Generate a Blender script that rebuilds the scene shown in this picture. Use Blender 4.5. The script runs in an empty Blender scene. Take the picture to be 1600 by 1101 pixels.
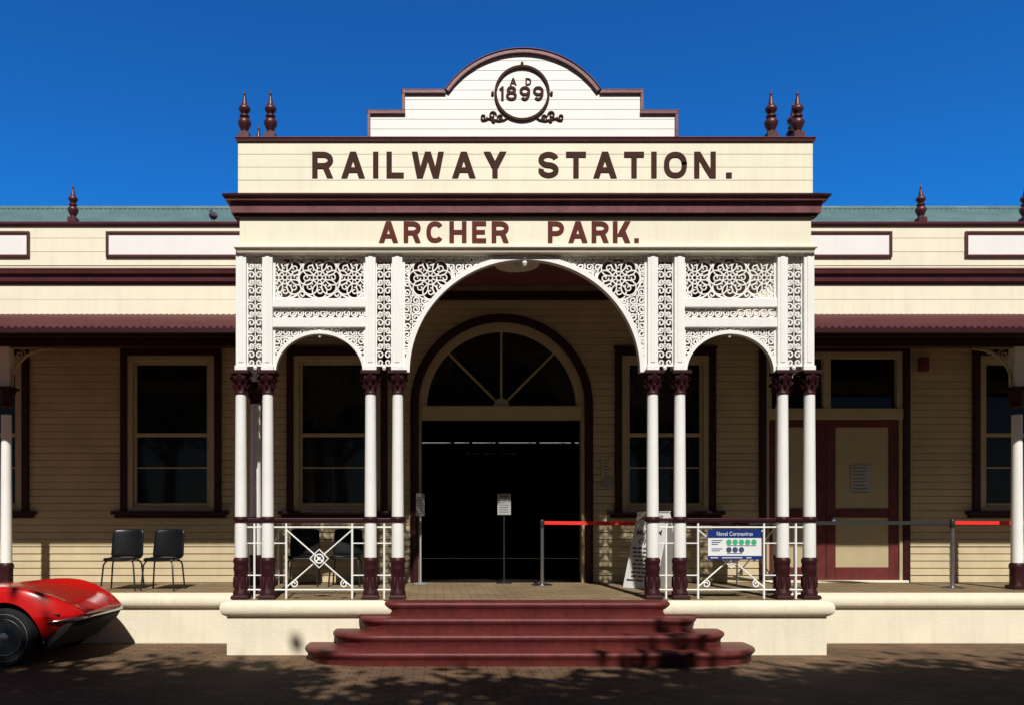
import bpy, bmesh, math, random
from mathutils import Vector, Matrix
random.seed(7)
S = bpy.context.scene; COL = S.collection
PI = math.pi
F = 1250.0; PXC = 680.0; PH = 818.0; EYE = 1.60; FL = 0.66
def X(x, D): return (x - PXC) * D / F
def Z(y, D): return EYE + (PH - y) * D / F
AX = 1.116          # symmetry axis of the building
WD = 12.8; WY = 2.8 # wall plane

# ------------------------------------------------------------------ materials
def M(name, rgb, rough=.6, var=.12, scale=3.0, metal=0.0, bump=.0, bscale=60, streak=0.0, coat=0.0, spec=.5):
    m = bpy.data.materials.new(name); m.use_nodes = True
    nt = m.node_tree; n = nt.nodes; l = nt.links
    b = n['Principled BSDF']
    b.inputs['Roughness'].default_value = rough; b.inputs['Metallic'].default_value = metal
    b.inputs['Coat Weight'].default_value = coat; b.inputs['Specular IOR Level'].default_value = spec
    tc = n.new('ShaderNodeTexCoord')
    nz = n.new('ShaderNodeTexNoise'); nz.inputs['Scale'].default_value = scale; nz.inputs['Detail'].default_value = 6; nz.inputs['Roughness'].default_value = .65
    l.new(tc.outputs['Object'], nz.inputs['Vector'])
    cr = n.new('ShaderNodeValToRGB')
    cr.color_ramp.elements[0].position = .3; cr.color_ramp.elements[1].position = .7
    cr.color_ramp.elements[0].color = tuple(min(1, c * (1 - var)) for c in rgb) + (1,)
    cr.color_ramp.elements[1].color = tuple(min(1, c * (1 + var * .5)) for c in rgb) + (1,)
    l.new(nz.outputs['Fac'], cr.inputs['Fac'])
    out = cr.outputs['Color']
    if streak > 0:
        mp = n.new('ShaderNodeMapping'); mp.inputs['Scale'].default_value = (9, 9, .7)
        l.new(tc.outputs['Object'], mp.inputs['Vector'])
        n2 = n.new('ShaderNodeTexNoise'); n2.inputs['Scale'].default_value = 1.5; n2.inputs['Detail'].default_value = 8
        l.new(mp.outputs['Vector'], n2.inputs['Vector'])
        mr = n.new('ShaderNodeMapRange'); mr.inputs['From Min'].default_value = .48; mr.inputs['From Max'].default_value = .8
        mr.inputs['To Min'].default_value = 0; mr.inputs['To Max'].default_value = streak
        l.new(n2.outputs['Fac'], mr.inputs['Value'])
        mx = n.new('ShaderNodeMix'); mx.data_type = 'RGBA'
        l.new(mr.outputs['Result'], mx.inputs[0]); l.new(out, mx.inputs[6])
        mx.inputs[7].default_value = (rgb[0] * .45, rgb[1] * .4, rgb[2] * .33, 1)
        out = mx.outputs[2]
    l.new(out, b.inputs['Base Color'])
    if bump > 0:
        n3 = n.new('ShaderNodeTexNoise'); n3.inputs['Scale'].default_value = bscale; n3.inputs['Detail'].default_value = 4
        l.new(tc.outputs['Object'], n3.inputs['Vector'])
        bp = n.new('ShaderNodeBump'); bp.inputs['Strength'].default_value = bump; bp.inputs['Distance'].default_value = .01
        l.new(n3.outputs['Fac'], bp.inputs['Height']); l.new(bp.outputs['Normal'], b.inputs['Normal'])
    return m
def brick_mat(name, c1, c2, mortar, bw, rh, ms, rough=.85, dirt=.5):
    m = bpy.data.materials.new(name); m.use_nodes = True
    nt = m.node_tree; n = nt.nodes; l = nt.links; b = n['Principled BSDF']
    b.inputs['Roughness'].default_value = rough; b.inputs['Specular IOR Level'].default_value = .25
    tc = n.new('ShaderNodeTexCoord'); br = n.new('ShaderNodeTexBrick')
    l.new(tc.outputs['Object'], br.inputs['Vector'])
    br.inputs['Scale'].default_value = 1; br.inputs['Brick Width'].default_value = bw; br.inputs['Row Height'].default_value = rh
    br.inputs['Mortar Size'].default_value = ms; br.inputs['Mortar Smooth'].default_value = .2; br.inputs['Bias'].default_value = -.1
    br.inputs['Color1'].default_value = c1 + (1,); br.inputs['Color2'].default_value = c2 + (1,); br.inputs['Mortar'].default_value = mortar + (1,)
    nz = n.new('ShaderNodeTexNoise'); nz.inputs['Scale'].default_value = 1.3; nz.inputs['Detail'].default_value = 8; nz.inputs['Roughness'].default_value = .7
    l.new(tc.outputs['Object'], nz.inputs['Vector'])
    mr = n.new('ShaderNodeMapRange'); mr.inputs['From Min'].default_value = .3; mr.inputs['From Max'].default_value = .7
    mr.inputs['To Min'].default_value = 1 - dirt; mr.inputs['To Max'].default_value = 1.15
    l.new(nz.outputs['Fac'], mr.inputs['Value'])
    mx = n.new('ShaderNodeMix'); mx.data_type = 'RGBA'; mx.blend_type = 'MULTIPLY'; mx.inputs[0].default_value = 1
    l.new(br.outputs['Color'], mx.inputs[6]); l.new(mr.outputs['Result'], mx.inputs[7])
    l.new(mx.outputs[2], b.inputs['Base Color'])
    bp = n.new('ShaderNodeBump'); bp.inputs['Strength'].default_value = .6; bp.inputs['Distance'].default_value = .006; bp.invert = True
    n4 = n.new('ShaderNodeTexNoise'); n4.inputs['Scale'].default_value = 90; l.new(tc.outputs['Object'], n4.inputs['Vector'])
    ad = n.new('ShaderNodeMath'); ad.operation = 'MULTIPLY_ADD'; ad.inputs[1].default_value = .5
    l.new(n4.outputs['Fac'], ad.inputs[0]); l.new(br.outputs['Fac'], ad.inputs[2])
    l.new(ad.outputs[0], bp.inputs['Height']); l.new(bp.outputs['Normal'], b.inputs['Normal'])
    return m
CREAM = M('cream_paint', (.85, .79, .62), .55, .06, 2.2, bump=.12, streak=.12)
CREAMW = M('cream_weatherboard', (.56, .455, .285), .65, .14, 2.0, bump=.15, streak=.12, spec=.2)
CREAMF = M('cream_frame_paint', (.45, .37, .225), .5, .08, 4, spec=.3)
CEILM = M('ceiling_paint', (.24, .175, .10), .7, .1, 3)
RENDER = M('cream_render', (.80, .735, .56), .8, .09, 1.6, bump=.3, bscale=35, streak=.16)
WHITE = M('white_paint', (.86, .845, .81), .5, .05, 3, streak=.08)
WHITEB = M('white_board_paint', (.86, .83, .81), .55, .04, 2, bump=.10, streak=.05)
MAROON = M('maroon_paint', (.085, .018, .022), .42, .3, 5, bump=.15, bscale=30)
MAROOND = M('dark_maroon_paint', (.036, .007, .009), .45, .3, 6, bump=.2, bscale=30, spec=.25)
MAROONS = M('maroon_step_paint', (.125, .022, .020), .5, .35, 3, bump=.3, bscale=25, streak=.5, spec=.35)
MAROONC = M('lighter_maroon_paint', (.20, .068, .075), .45, .35, 4, bump=.2, bscale=30, streak=.4)  # lighter maroon base for the portico cornice and pediment trim
LETTER = M('brown_letter_paint', (.060, .023, .015), .75, .25, 5, spec=.15)
LETTER2 = M('red_brown_letter_paint', (.115, .022, .015), .7, .25, 5, spec=.2)
ROOFRED = M('red_roof_sheet', (.105, .020, .020), .55, .3, 3, streak=.5, spec=.3)
TEAL = M('grey_green_roof_sheet', (.12, .20, .20), .5, .25, 1.5, streak=.4)
GLASS = M('dark_window_glass', (.010, .010, .009), .05, .3, 2, spec=.32)
DARK = M('interior_shade_black', (.010, .009, .008), .9, .3, 2, spec=.1)  # near-black colour standing in for the shade of the unlit hall
BLACKP = M('black_plastic', (.006, .006, .007), .28, .2, 10, bump=.05, bscale=200, spec=.3)
BLACKM = M('black_metal', (.02, .02, .022), .35, .2, 10)
STEEL = M('brushed_steel', (.45, .45, .46), .35, .1, 20, metal=1)
CHROME = M('chrome', (.60, .61, .62), .16, .05, 5, metal=1)
RIMM = M('dull_rim_metal', (.20, .20, .205), .35, .3, 14, metal=1)
SPOKEM = M('alloy_spoke_metal', (.60, .60, .61), .35, .2, 14, metal=1)
CARRED = M('red_car_paint', (.50, .006, .005), .25, .06, 2, coat=.7)
RUBBER = M('tyre_rubber', (.013, .013, .014), .8, .3, 15, spec=.25)
REDBELT = M('red_webbing', (.78, .02, .015), .7, .1, 30)
BLACKBELT = M('black_webbing', (.012, .012, .014), .7, .1, 30)
PAPER = M('white_paper', (.76, .76, .74), .7, .04, 8)
PAPERD = M('grey_white_paper', (.36, .36, .35), .7, .08, 8)
INK = M('grey_ink', (.08, .08, .09), .7, .1, 8)
BLUE = M('blue_print', (.008, .03, .17), .5, .05, 8, spec=.2)
GREEN = M('green_print', (.05, .42, .20), .5, .05, 8)
NAVY = M('slate_print', (.05, .06, .13), .5, .05, 8)
ALARM = M('red_alarm_plastic', (.14, .02, .015), .4, .1, 8)
GREYBOX = M('grey_plastic', (.25, .26, .27), .5, .08, 8)
SCREENM = M('pale_slit_backing', (.60, .61, .60), .7, .25, 4)  # pale tone of the added board seen through the hall slits
LAMPW = M('enamel_white', (.72, .71, .66), .3, .05, 8)
BIRDM = M('grey_feather', (.05, .05, .06), .7, .4, 30)
BARK = M('bark', (.12, .085, .06), .9, .4, 8, bump=.8, bscale=12)
LEAF = M('leaf_green', (.05, .085, .025), .6, .5, 1.2)
PAVE = brick_mat('brick_paving', (.20, .115, .062), (.135, .083, .05), (.065, .05, .036), .23, .115, .008)
TILE = brick_mat('tan_brick_floor', (.27, .19, .105), (.22, .155, .085), (.12, .09, .06), .23, .115, .007, .85, .35)
EARTH = M('dry_earth', (.14, .11, .065), .95, .3, .4, bump=.5)

# ------------------------------------------------------------------ mesh builder
class MB:
    def __init__(s, xf=None): s.v = []; s.f = []; s.mi = []; s.cur = 0; s.xf = xf
    def av(s, p):
        p = Vector(p)
        if s.xf: p = Vector(s.xf(p))
        s.v.append(p); return len(s.v) - 1
    def af(s, f): s.f.append(tuple(f)); s.mi.append(s.cur)
    def box(s, x0, x1, y0, y1, z0, z1):
        i = [s.av((x, y, z)) for z in (z0, z1) for y in (y0, y1) for x in (x0, x1)]
        for f in ((0,2,3,1), (4,5,7,6), (0,1,5,4), (2,6,7,3), (0,4,6,2), (1,3,7,5)): s.af([i[k] for k in f])
    def quad(s, a, b, c, d): s.af([s.av(a), s.av(b), s.av(c), s.av(d)])
    def prism(s, pts, y0, y1):          # polygon in x-z, extruded in y
        n = len(pts)
        a = [s.av((p[0], y0, p[1])) for p in pts]; b = [s.av((p[0], y1, p[1])) for p in pts]
        s.af(a); s.af(b[::-1])
        for i in range(n): s.af((a[i], b[i], b[(i+1) % n], a[(i+1) % n]))
    def loops(s, L, close=True, cap0=True, cap1=True):
        R = [[s.av(p) for p in lp] for lp in L]
        n = len(R[0])
        for a, b in zip(R[:-1], R[1:]):
            for i in range(n if close else n - 1):
                j = (i + 1) % n; s.af((a[i], a[j], b[j], b[i]))
        if cap0: s.af(R[0][::-1])
        if cap1: s.af(R[-1])
    def rectloft(s, x0, x1, y0, y1, prof, back=0.0):   # prof: list (projection, z)
        s.loops([[(x0-p, y0-p, z), (x1+p, y0-p, z), (x1+p, y1+back*p, z), (x0-p, y1+back*p, z)] for p, z in prof])
    def lathe(s, prof, cx=0, cy=0, z0=0, n=20, mod=None):
        s.loops([[(cx + r*(1 if not mod else mod(k/n*2*PI, z))*math.cos(k/n*2*PI), cy + r*(1 if not mod else mod(k/n*2*PI, z))*math.sin(k/n*2*PI), z0+z) for k in range(n)] for r, z in prof])
    def sweep(s, pts, rad, n=8, flat=1.0):
        pts = [Vector(p) for p in pts]; L = []
        if not hasattr(rad, '__len__'): rad = [rad]*len(pts)
        up = Vector((0, 0, 1)); u = None
        for i, p in enumerate(pts):
            t = (pts[min(i+1, len(pts)-1)] - pts[max(i-1, 0)]).normalized()
            if u is None:
                u = t.cross(up)
                if u.length < .1: u = t.cross(Vector((0, 1, 0)))
                u.normalize()
            u = (u - t*u.dot(t)).normalized(); w = t.cross(u)
            L.append([p + rad[i]*(u*math.cos(a*2*PI/n) + w*flat*math.sin(a*2*PI/n)) for a in range(n)])
        s.loops(L)
    def tube(s, a, b, r, n=8): s.sweep([a, b], r, n)
    def ribbon(s, pts, w, y0, y1):
        if len(pts) < 2: return
        P = [Vector((p[0], p[1])) for p in pts]; R = []
        for i, p in enumerate(P):
            t = P[min(i+1, len(P)-1)] - P[max(i-1, 0)]
            if t.length < 1e-7: t = Vector((1, 0))
            t.normalize(); nn = Vector((-t.y, t.x)) * w/2
            a, b = p + nn, p - nn
            R.append([(a.x, y0, a.y), (b.x, y0, b.y), (b.x, y1, b.y), (a.x, y1, a.y)])
        s.loops(R)
    def arcband(s, cx, cz, r0, r1, y0, y1, a0=0, a1=PI, n=32, kz=1.0):
        L = []
        for k in range(n+1):
            a = a0 + (a1-a0)*k/n; c, t = math.cos(a), math.sin(a)*kz
            L.append([(cx+r0*c, y0, cz+r0*t), (cx+r1*c, y0, cz+r1*t), (cx+r1*c, y1, cz+r1*t), (cx+r0*c, y1, cz+r0*t)])
        s.loops(L)
    def disc(s, cx, cz, r, y0, y1, n=20):
        s.prism([(cx+r*math.cos(k*2*PI/n), cz+r*math.sin(k*2*PI/n)) for k in range(n)], y0, y1)
    def text(s, body, x0, x1, z0, z1, y, depth, offset=.02, sp=1.0):
        cu = bpy.data.curves.new('tmp', 'FONT'); cu.body = body; cu.extrude = .5; cu.offset = offset; cu.space_character = sp; cu.resolution_u = 6
        o = bpy.data.objects.new('tmp', cu); COL.objects.link(o); bpy.context.view_layer.update()
        me = bpy.data.meshes.new_from_object(o.evaluated_get(bpy.context.evaluated_depsgraph_get()))
        vs = [v.co.copy() for v in me.vertices]
        ax0 = min(v.x for v in vs); ax1 = max(v.x for v in vs); az0 = min(v.y for v in vs); az1 = max(v.y for v in vs)
        sz = (z1-z0)/(az1-az0)
        if x1 is None: x1 = x0 + sz*(ax1-ax0)
        sx = (x1-x0)/(ax1-ax0)
        idx = [s.av((x0+(v.x-ax0)*sx, y - depth if v.z > 0 else y, z0+(v.y-az0)*sz)) for v in vs]
        for p in me.polygons: s.af([idx[k] for k in p.vertices])
        bpy.data.objects.remove(o); bpy.data.curves.remove(cu); bpy.data.meshes.remove(me)
    def build(s, name, mat, parent=None, smooth=False, bevel=0, subsurf=0, solid=0):
        org = Vector((0, 0, 0)); q = parent
        while q is not None: org += q.location; q = q.parent
        me = bpy.data.meshes.new(name)
        me.from_pydata([tuple(v - org) for v in s.v], [], s.f)
        for m in (mat if isinstance(mat, (list, tuple)) else [mat]): me.materials.append(m)
        if any(s.mi): me.polygons.foreach_set('material_index', s.mi)
        bm = bmesh.new(); bm.from_mesh(me); bmesh.ops.recalc_face_normals(bm, faces=bm.faces); bm.to_mesh(me); bm.free()
        if smooth:
            me.polygons.foreach_set('use_smooth', [True]*len(me.polygons))
            if smooth != 'all' and hasattr(me, 'set_sharp_from_angle'): me.set_sharp_from_angle(angle=math.radians(40))
        o = bpy.data.objects.new(name, me); COL.objects.link(o); o.parent = parent
        if solid:
            md = o.modifiers.new('solid', 'SOLIDIFY'); md.thickness = solid; md.offset = 0
        if subsurf:
            md = o.modifiers.new('sub', 'SUBSURF'); md.levels = subsurf; md.render_levels = subsurf
        if bevel:
            md = o.modifiers.new('bevel', 'BEVEL'); md.width = bevel; md.segments = 2; md.limit_method = 'ANGLE'; md.angle_limit = math.radians(50)
        return o
def tag(o, label=None, cat=None, group=None, kind=None):
    if label: o['label'] = label
    if cat: o['category'] = cat
    if group: o['group'] = group
    if kind: o['kind'] = kind
    return o
def thing(name, label, cat, loc=(0, 0, 0), rz=0, group=None):
    o = bpy.data.objects.new(name, None); COL.objects.link(o); o.location = loc; o.rotation_euler = (0, 0, rz)
    o.empty_display_size = .1
    return tag(o, label, cat, group)
def copy_tree(o, parent=None):
    kids = list(o.children)
    c = o.copy(); COL.objects.link(c); c.parent = parent
    for k in kids: copy_tree(k, c)
    return c

# square grotesque capitals drawn as strokes in a box of height 1
GW = {'R': .80, 'A': .90, 'I': .20, 'L': .66, 'W': 1.22, 'Y': .86, 'S': .78, 'T': .76, 'O': .88, 'N': .82, 'C': .82, 'H': .80, 'E': .66, 'P': .76, 'K': .82, 'D': .80}
def glyph(ch, s):
    w = GW[ch] if ch != 'I' else s; h = s/2; P = []; L = []      # P: straight-sided polygons, L: smooth centre lines
    def bar(x0, x1, z0, z1): P.append([(x0, z0), (x1, z0), (x1, z1), (x0, z1)])
    def para(xa, za, xb, zb, hw): P.append([(xa, za), (xa+hw, za), (xb+hw, zb), (xb, zb)])
    d = s*1.12
    def bowl(zb, cx=.52):
        c = w*cx; rx, rz, zc = w-h-c, (1-h-zb)/2, (1-h+zb)/2
        L.append([(h, 1-h)]+[(c+rx*math.cos(PI/2-PI*k/14), zc+rz*math.sin(PI/2-PI*k/14)) for k in range(15)]+[(h, zb)])
    def sup(a0, a1, n=30):
        q = []
        for k in range(n+1):
            a = math.radians(a0+(a1-a0)*k/n); c, t = math.cos(a), math.sin(a)
            q.append((w/2+(w/2-h)*math.copysign(abs(c)**.85, c), .5+(.5-h)*math.copysign(abs(t)**.85, t)))
        return q
    if ch == 'I': bar(0, w, 0, 1)
    elif ch == 'L': bar(0, s, 0, 1); bar(s, w, 0, s)
    elif ch == 'T': bar(0, w, 1-s, 1); bar(w/2-h, w/2+h, 0, 1-s)
    elif ch == 'E': bar(0, s, 0, 1); bar(s, w, 0, s*.95); bar(s, w*.92, .5-h*.9, .5+h*.9); bar(s, w, 1-s*.95, 1)
    elif ch == 'H': bar(0, s, 0, 1); bar(w-s, w, 0, 1); bar(s, w-s, .5-h*.9, .5+h*.9)
    elif ch == 'N': bar(0, s*.95, 0, 1); bar(w-s*.95, w, 0, 1); para(w-d, 0, 0, 1, d)
    elif ch == 'A': para(0, 0, w/2-d/2, 1, d); para(w-d, 0, w/2-d/2, 1, d); bar(w*.24, w*.76, .22, .22+s*.85)
    elif ch == 'W':
        e = d*.95; para(w*.25-e*.5, 0, 0, 1, e); para(w*.25-e*.5, 0, w*.5-e*.5, 1, e); para(w*.75-e*.5, 0, w*.5-e*.5, 1, e); para(w*.75-e*.5, 0, w-e, 1, e)
    elif ch == 'Y': para(w/2-d*.55, .40, 0, 1, d*1.1); para(w/2-d*.55, .40, w-d*1.1, 1, d*1.1); bar(w/2-h, w/2+h, 0, .44)
    elif ch == 'K': bar(0, s, 0, 1); para(s*.8, .30, w-d*1.15, 1, d*1.15); para(w-d*1.1, 0, w*.38, .60, d*1.05)
    elif ch == 'P': bar(0, s, 0, 1); bowl(.44)
    elif ch == 'R': bar(0, s, 0, 1); bowl(.47); para(w-d*1.02, 0, w*.46, .48, d)
    elif ch == 'D':
        bar(0, s, 0, 1); bowl(h, .45)
    elif ch == 'O': L.append(sup(0, 372))
    elif ch == 'C': L.append(sup(38, 322))
    elif ch == 'S':
        r = (1-s)/4; rx = w/2-h
        L.append([(w/2+rx*math.cos(math.radians(a)), h+3*r+r*math.sin(math.radians(a))) for a in range(15, 266, 14)] + [(w/2+rx*math.cos(math.radians(a)), h+r+r*math.sin(math.radians(a))) for a in range(85, -196, -14)])
    return w, P, L
def sign_word(mb, word, x0, x1, z0, z1, y, depth, s=.2):
    H = z1-z0; tot = sum(glyph(c, s)[0] for c in word); gap = ((x1-x0)/H-tot)/max(1, len(word)-1); sq = 1.0
    if len(word) > 1 and gap < .1: sq = ((x1-x0)/H-.1*(len(word)-1))/tot; gap = .1
    if len(word) == 1: sq = (x1-x0)/H/tot
    x = x0; j = 0
    for c in word:
        w, P, L = glyph(c, s)
        for p in P: mb.prism([(x+q[0]*H*sq, z0+q[1]*H) for q in p], y-depth-.0004*(j % 6), y); j += 1
        for p in L: mb.ribbon([(x+q[0]*H*sq, z0+q[1]*H) for q in p], s*H*.97, y-depth-.0004*(j % 6), y); j += 1
        x += (w*sq+gap)*H

# ------------------------------------------------------------------ ground and platform
g = MB(); g.quad((-600, -600, 0), (600, -600, 0), (600, 600, 0), (-600, 600, 0)); tag(g.build('ground', EARTH), kind='structure')
g = MB(); g.quad((-30, -26, .004), (32, -26, .004), (32, 1.0, .004), (-30, 1.0, .004)); tag(g.build('paving', PAVE), kind='structure')
PX0, PX1 = AX-3.655, AX+3.655
def coping_prof(dz=0): return [(0, 0), (0, FL-.185), (.02, FL-.175), (.055, FL-.15), (.07, FL-.11), (.07, FL-.06), (.055, FL-.02), (.02, FL+dz)]
g = MB(); g.rectloft(PX0, PX1, -.25, 2.84, coping_prof(), back=-1)
g.rectloft(-15, PX0-.001, .72, 2.83, coping_prof(-.002), back=-1); g.rectloft(PX1+.001, 17, .72, 2.83, coping_prof(-.002), back=-1)
tag(g.build('platform', RENDER, smooth=True), kind='structure')
g = MB(); g.box(PX0+.2, PX1-.2, -.12, 2.82, FL-.02, FL+.005)
g.box(-15, PX0+.199, .98, 2.82, FL-.02, FL+.005); g.box(PX1-.199, 17, .98, 2.82, FL-.02, FL+.005)
tag(g.build('floor', TILE), kind='structure')

# steps
st = thing('entrance_steps', 'maroon painted steps with rounded ends leading up to the arched portico', 'steps', (AX, -.6, 0))
def step_outline(hw, yf, r, yb=-.12, n=10):
    p = [(AX-hw, yb)]
    r = min(r, yb-yf-.02)
    for k in range(n+1):
        a = PI + k/n*PI/2; p.append((AX-hw+r*1.25+r*1.25*math.cos(a), yf+r+r*math.sin(a)))
    for k in range(n+1):
        a = 1.5*PI + k/n*PI/2; p.append((AX+hw-r*1.25+r*1.25*math.cos(a), yf+r+r*math.sin(a)))
    p.append((AX+hw, yb)); return p
for k, (hw, yf, r) in enumerate([(2.66, -1.07, .62), (2.34, -.84, .48), (2.04, -.61, .34), (1.77, -.39, .2)]):
    z1 = .165*(k+1) + (.003 if k == 3 else 0); z0 = .165*k + (.001 if k else 0)
    g = MB()
    g.loops([[(x, y, z) for x, y in step_outline(hw+o, yf-o, r)] for z, o in ((z0, -.030), (z1-.095, -.028), (z1-.075, -.014), (z1-.055, .0), (z1-.038, .005), (z1-.022, .002), (z1-.010, -.008), (z1-.003, -.022), (z1, -.04))])
    g.build('step', MAROONS, st, smooth=True)

# ------------------------------------------------------------------ the station building
B = thing('railway_station', 'cream weatherboard railway station with white fretwork portico and maroon trim', 'building', (AX, 1.5, 0))
def wx(x): return X(x, WD)
def wz(y): return Z(y, WD)
WINDOWS = [-32, 268, 527, 1039, 1597]
def win_rect(xc): return (wx(xc-68), wx(xc+68), wz(798), wz(556))
DC, DZC = wx(783.5), wz(634)
DOORR = 1.32
RD = (wx(1196), wx(1409), FL, wz(550))
def excl(z):
    r = []
    for xc in WINDOWS:
        a, b, c, d = win_rect(xc)
        if c < z < d: r.append((a, b))
    if z < DZC: r.append((DC-DOORR, DC+DOORR))
    elif z < DZC+DOORR:
        h = math.sqrt(DOORR**2-(z-DZC)**2); r.append((DC-h, DC+h))
    if z < RD[3]: r.append((RD[0], RD[1]))
    return sorted(r)
def boards(mb, x0, x1, z0, z1, y, pitch, lap, ex=None, gap=0):
    n = max(1, round((z1-z0)/pitch)); p = (z1-z0)/n
    for i in range(n):
        a, b = z0+i*p, z0+(i+1)*p
        cur = x0; iv = []
        for (e0, e1) in (ex((a+b)/2) if ex else []):
            if e0 > cur: iv.append((cur, e0))
            cur = max(cur, e1)
        if cur < x1: iv.append((cur, x1))
        for (u, w) in iv:
            lp = lap*random.uniform(.8, 1.2); q = y+gap*1.6
            mb.quad((u, y-lp, a+gap), (w, y-lp, a+gap), (w, y-lap*.1, b), (u, y-lap*.1, b))
            mb.quad((u, q, a+gap), (w, q, a+gap), (w, y-lp, a+gap), (u, y-lp, a+gap))
            if gap:
                mb.quad((u, q, a), (w, q, a), (w, q, a+gap), (u, q, a+gap))
                mb.quad((u, y-lap*.1, b), (w, y-lap*.1, b), (w, q, b), (u, q, b))
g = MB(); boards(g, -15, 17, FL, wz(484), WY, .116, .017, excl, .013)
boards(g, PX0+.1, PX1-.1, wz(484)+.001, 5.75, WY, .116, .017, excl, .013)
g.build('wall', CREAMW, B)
# picture rail on the portico wall
g = MB(); g.box(PX0+.3, PX1-.3, WY-.09, WY-.01, wz(466), wz(457)); g.box(PX0+.3, PX1-.3, WY-.06, WY-.01, wz(470), wz(466)-.001); g.build('wall_moulding', MAROOND, B, bevel=.01)

# windows
def window(xc):
    f = MB(); a, b, c, d = win_rect(xc); y0, y1 = WY-.035, WY+.08
    t = .085
    f.box(a, a+t, y0, y1, c, d); f.box(b-t, b, y0, y1, c, d); f.box(a+t, b-t, y0, y1, d-t, d); f.box(a+t, b-t, y0, y1, c, c+.07)
    zm = wz(679)
    f.box(a+t, b-t, WY+.005, WY+.07, zm-.03, zm+.03)
    for (u, w) in ((a+t, a+t+.05), (b-t-.05, b-t)): f.box(u, w, WY+.012, WY+.068, c+.07, d-t)
    f.box(a+t+.05, b-t-.05, WY+.012, WY+.068, d-t-.05, d-t); f.box(a+t+.05, b-t-.05, WY+.012, WY+.068, c+.07, c+.13)
    zq = wz(730); f.box(a+t+.05, b-t-.05, WY+.03, WY+.066, zq-.012, zq+.012)
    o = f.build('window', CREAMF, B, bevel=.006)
    m = MB(); y0, y1 = WY-.06, WY-.002; t2 = .11
    m.box(a-t2, a+.002, y0, y1, c-.05, d+t2); m.box(b-.002, b+t2, y0, y1, c-.05, d+t2); m.box(a+.002, b-.002, y0, y1, d-.002, d+t2)
    m.box(a-t2-.02, b+t2+.02, y0-.02, y1, d+t2+.001, d+t2+.035)
    m.build('architrave', MAROOND, o, bevel=.012)
    s = MB(); s.box(a-t2-.12, b+t2+.12, WY-.14, WY-.002, c-.055, c-.001); s.box(a-t2-.08, b+t2+.08, WY-.09, WY-.002, c-.11, c-.056); s.build('sill', MAROOND, o, bevel=.012)
    for (z0, z1) in ((c+.12, zm-.025), (zm+.025, d-t-.045)):
        p = MB(); p.quad((a+t+.04, WY+.045, z0), (b-t-.04, WY+.045, z0), (b-t-.04, WY+.045, z1), (a+t+.04, WY+.045, z1)); p.build('pane', GLASS, o)
for xc in WINDOWS: window(xc)

# main arched doorway
f = MB(); y0, y1 = WY-.03, WY+.14
f.arcband(DC, DZC, 1.19, 1.325, y0, y1, 0, PI, 48)
f.box(DC-1.325, DC-1.28, y0, y1, FL, DZC-.001); f.box(DC+1.28, DC+1.325, y0, y1, FL, DZC-.001)
f.box(DC-1.279, DC+1.279, y0-.02, y1, wz(655), DZC); f.box(DC-1.279, DC+1.279, y0-.05, y0-.021, DZC-.07, DZC-.01)
for ang in (45, 90, 135):
    a = math.radians(ang); c, s_ = math.cos(a), math.sin(a); w = .016
    p = [(DC+.08*c-w*s_, DZC+.08*s_+w*c), (DC+.08*c+w*s_, DZC+.08*s_-w*c), (DC+1.21*c+w*s_, DZC+1.21*s_-w*c), (DC+1.21*c-w*s_, DZC+1.21*s_+w*c)]
    f.prism(p, WY+.02, WY+.09)
f.arcband(DC, DZC-.003, .02, .13, WY-.01, WY+.1, 0, PI, 16)
door = f.build('arched_doorway', CREAMF, B, bevel=.006)
m = MB(); m.arcband(DC, DZC, 1.326, 1.42, WY-.085, WY-.001, 0, PI, 48); m.arcband(DC, DZC, 1.421, 1.46, WY-.05, WY-.001, 0, PI, 48)
for s_ in (-1, 1):
    xs = sorted((DC+s_*1.326, DC+s_*1.42)); m.box(xs[0], xs[1], WY-.085, WY-.001, FL, DZC-.001)
    xs = sorted((DC+s_*1.421, DC+s_*1.46)); m.box(xs[0], xs[1], WY-.05, WY-.001, FL, DZC-.001)
m.build('architrave', MAROOND, door, bevel=.01)
p = MB(); p.af([p.av((DC+1.2*math.cos(k/32*PI), WY+.06, DZC+1.2*math.sin(k/32*PI))) for k in range(33)]); p.build('fanlight_pane', GLASS, door)
# interior hall behind the doorway
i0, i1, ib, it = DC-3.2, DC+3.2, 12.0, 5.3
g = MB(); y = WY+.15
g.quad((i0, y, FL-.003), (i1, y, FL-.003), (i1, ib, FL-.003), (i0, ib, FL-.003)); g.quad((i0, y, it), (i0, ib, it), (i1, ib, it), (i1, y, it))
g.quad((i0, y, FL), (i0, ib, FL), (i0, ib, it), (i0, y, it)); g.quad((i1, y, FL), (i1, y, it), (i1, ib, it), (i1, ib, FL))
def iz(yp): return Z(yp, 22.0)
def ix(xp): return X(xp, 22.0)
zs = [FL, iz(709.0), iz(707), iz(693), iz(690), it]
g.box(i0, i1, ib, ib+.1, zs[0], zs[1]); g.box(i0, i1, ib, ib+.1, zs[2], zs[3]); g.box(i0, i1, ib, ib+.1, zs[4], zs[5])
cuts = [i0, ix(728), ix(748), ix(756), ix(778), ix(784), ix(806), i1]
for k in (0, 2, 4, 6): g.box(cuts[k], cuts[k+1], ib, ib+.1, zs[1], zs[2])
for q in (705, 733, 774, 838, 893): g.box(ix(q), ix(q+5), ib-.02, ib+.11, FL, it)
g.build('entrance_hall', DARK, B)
g = MB(); g.box(DC-4.5, DC+4.5, 13.3, 13.4, 1.0, 5.4); g.build('slit_backing_board', SCREENM, B)  # added board behind the slits; its pale colour stands for distant daylight
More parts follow.
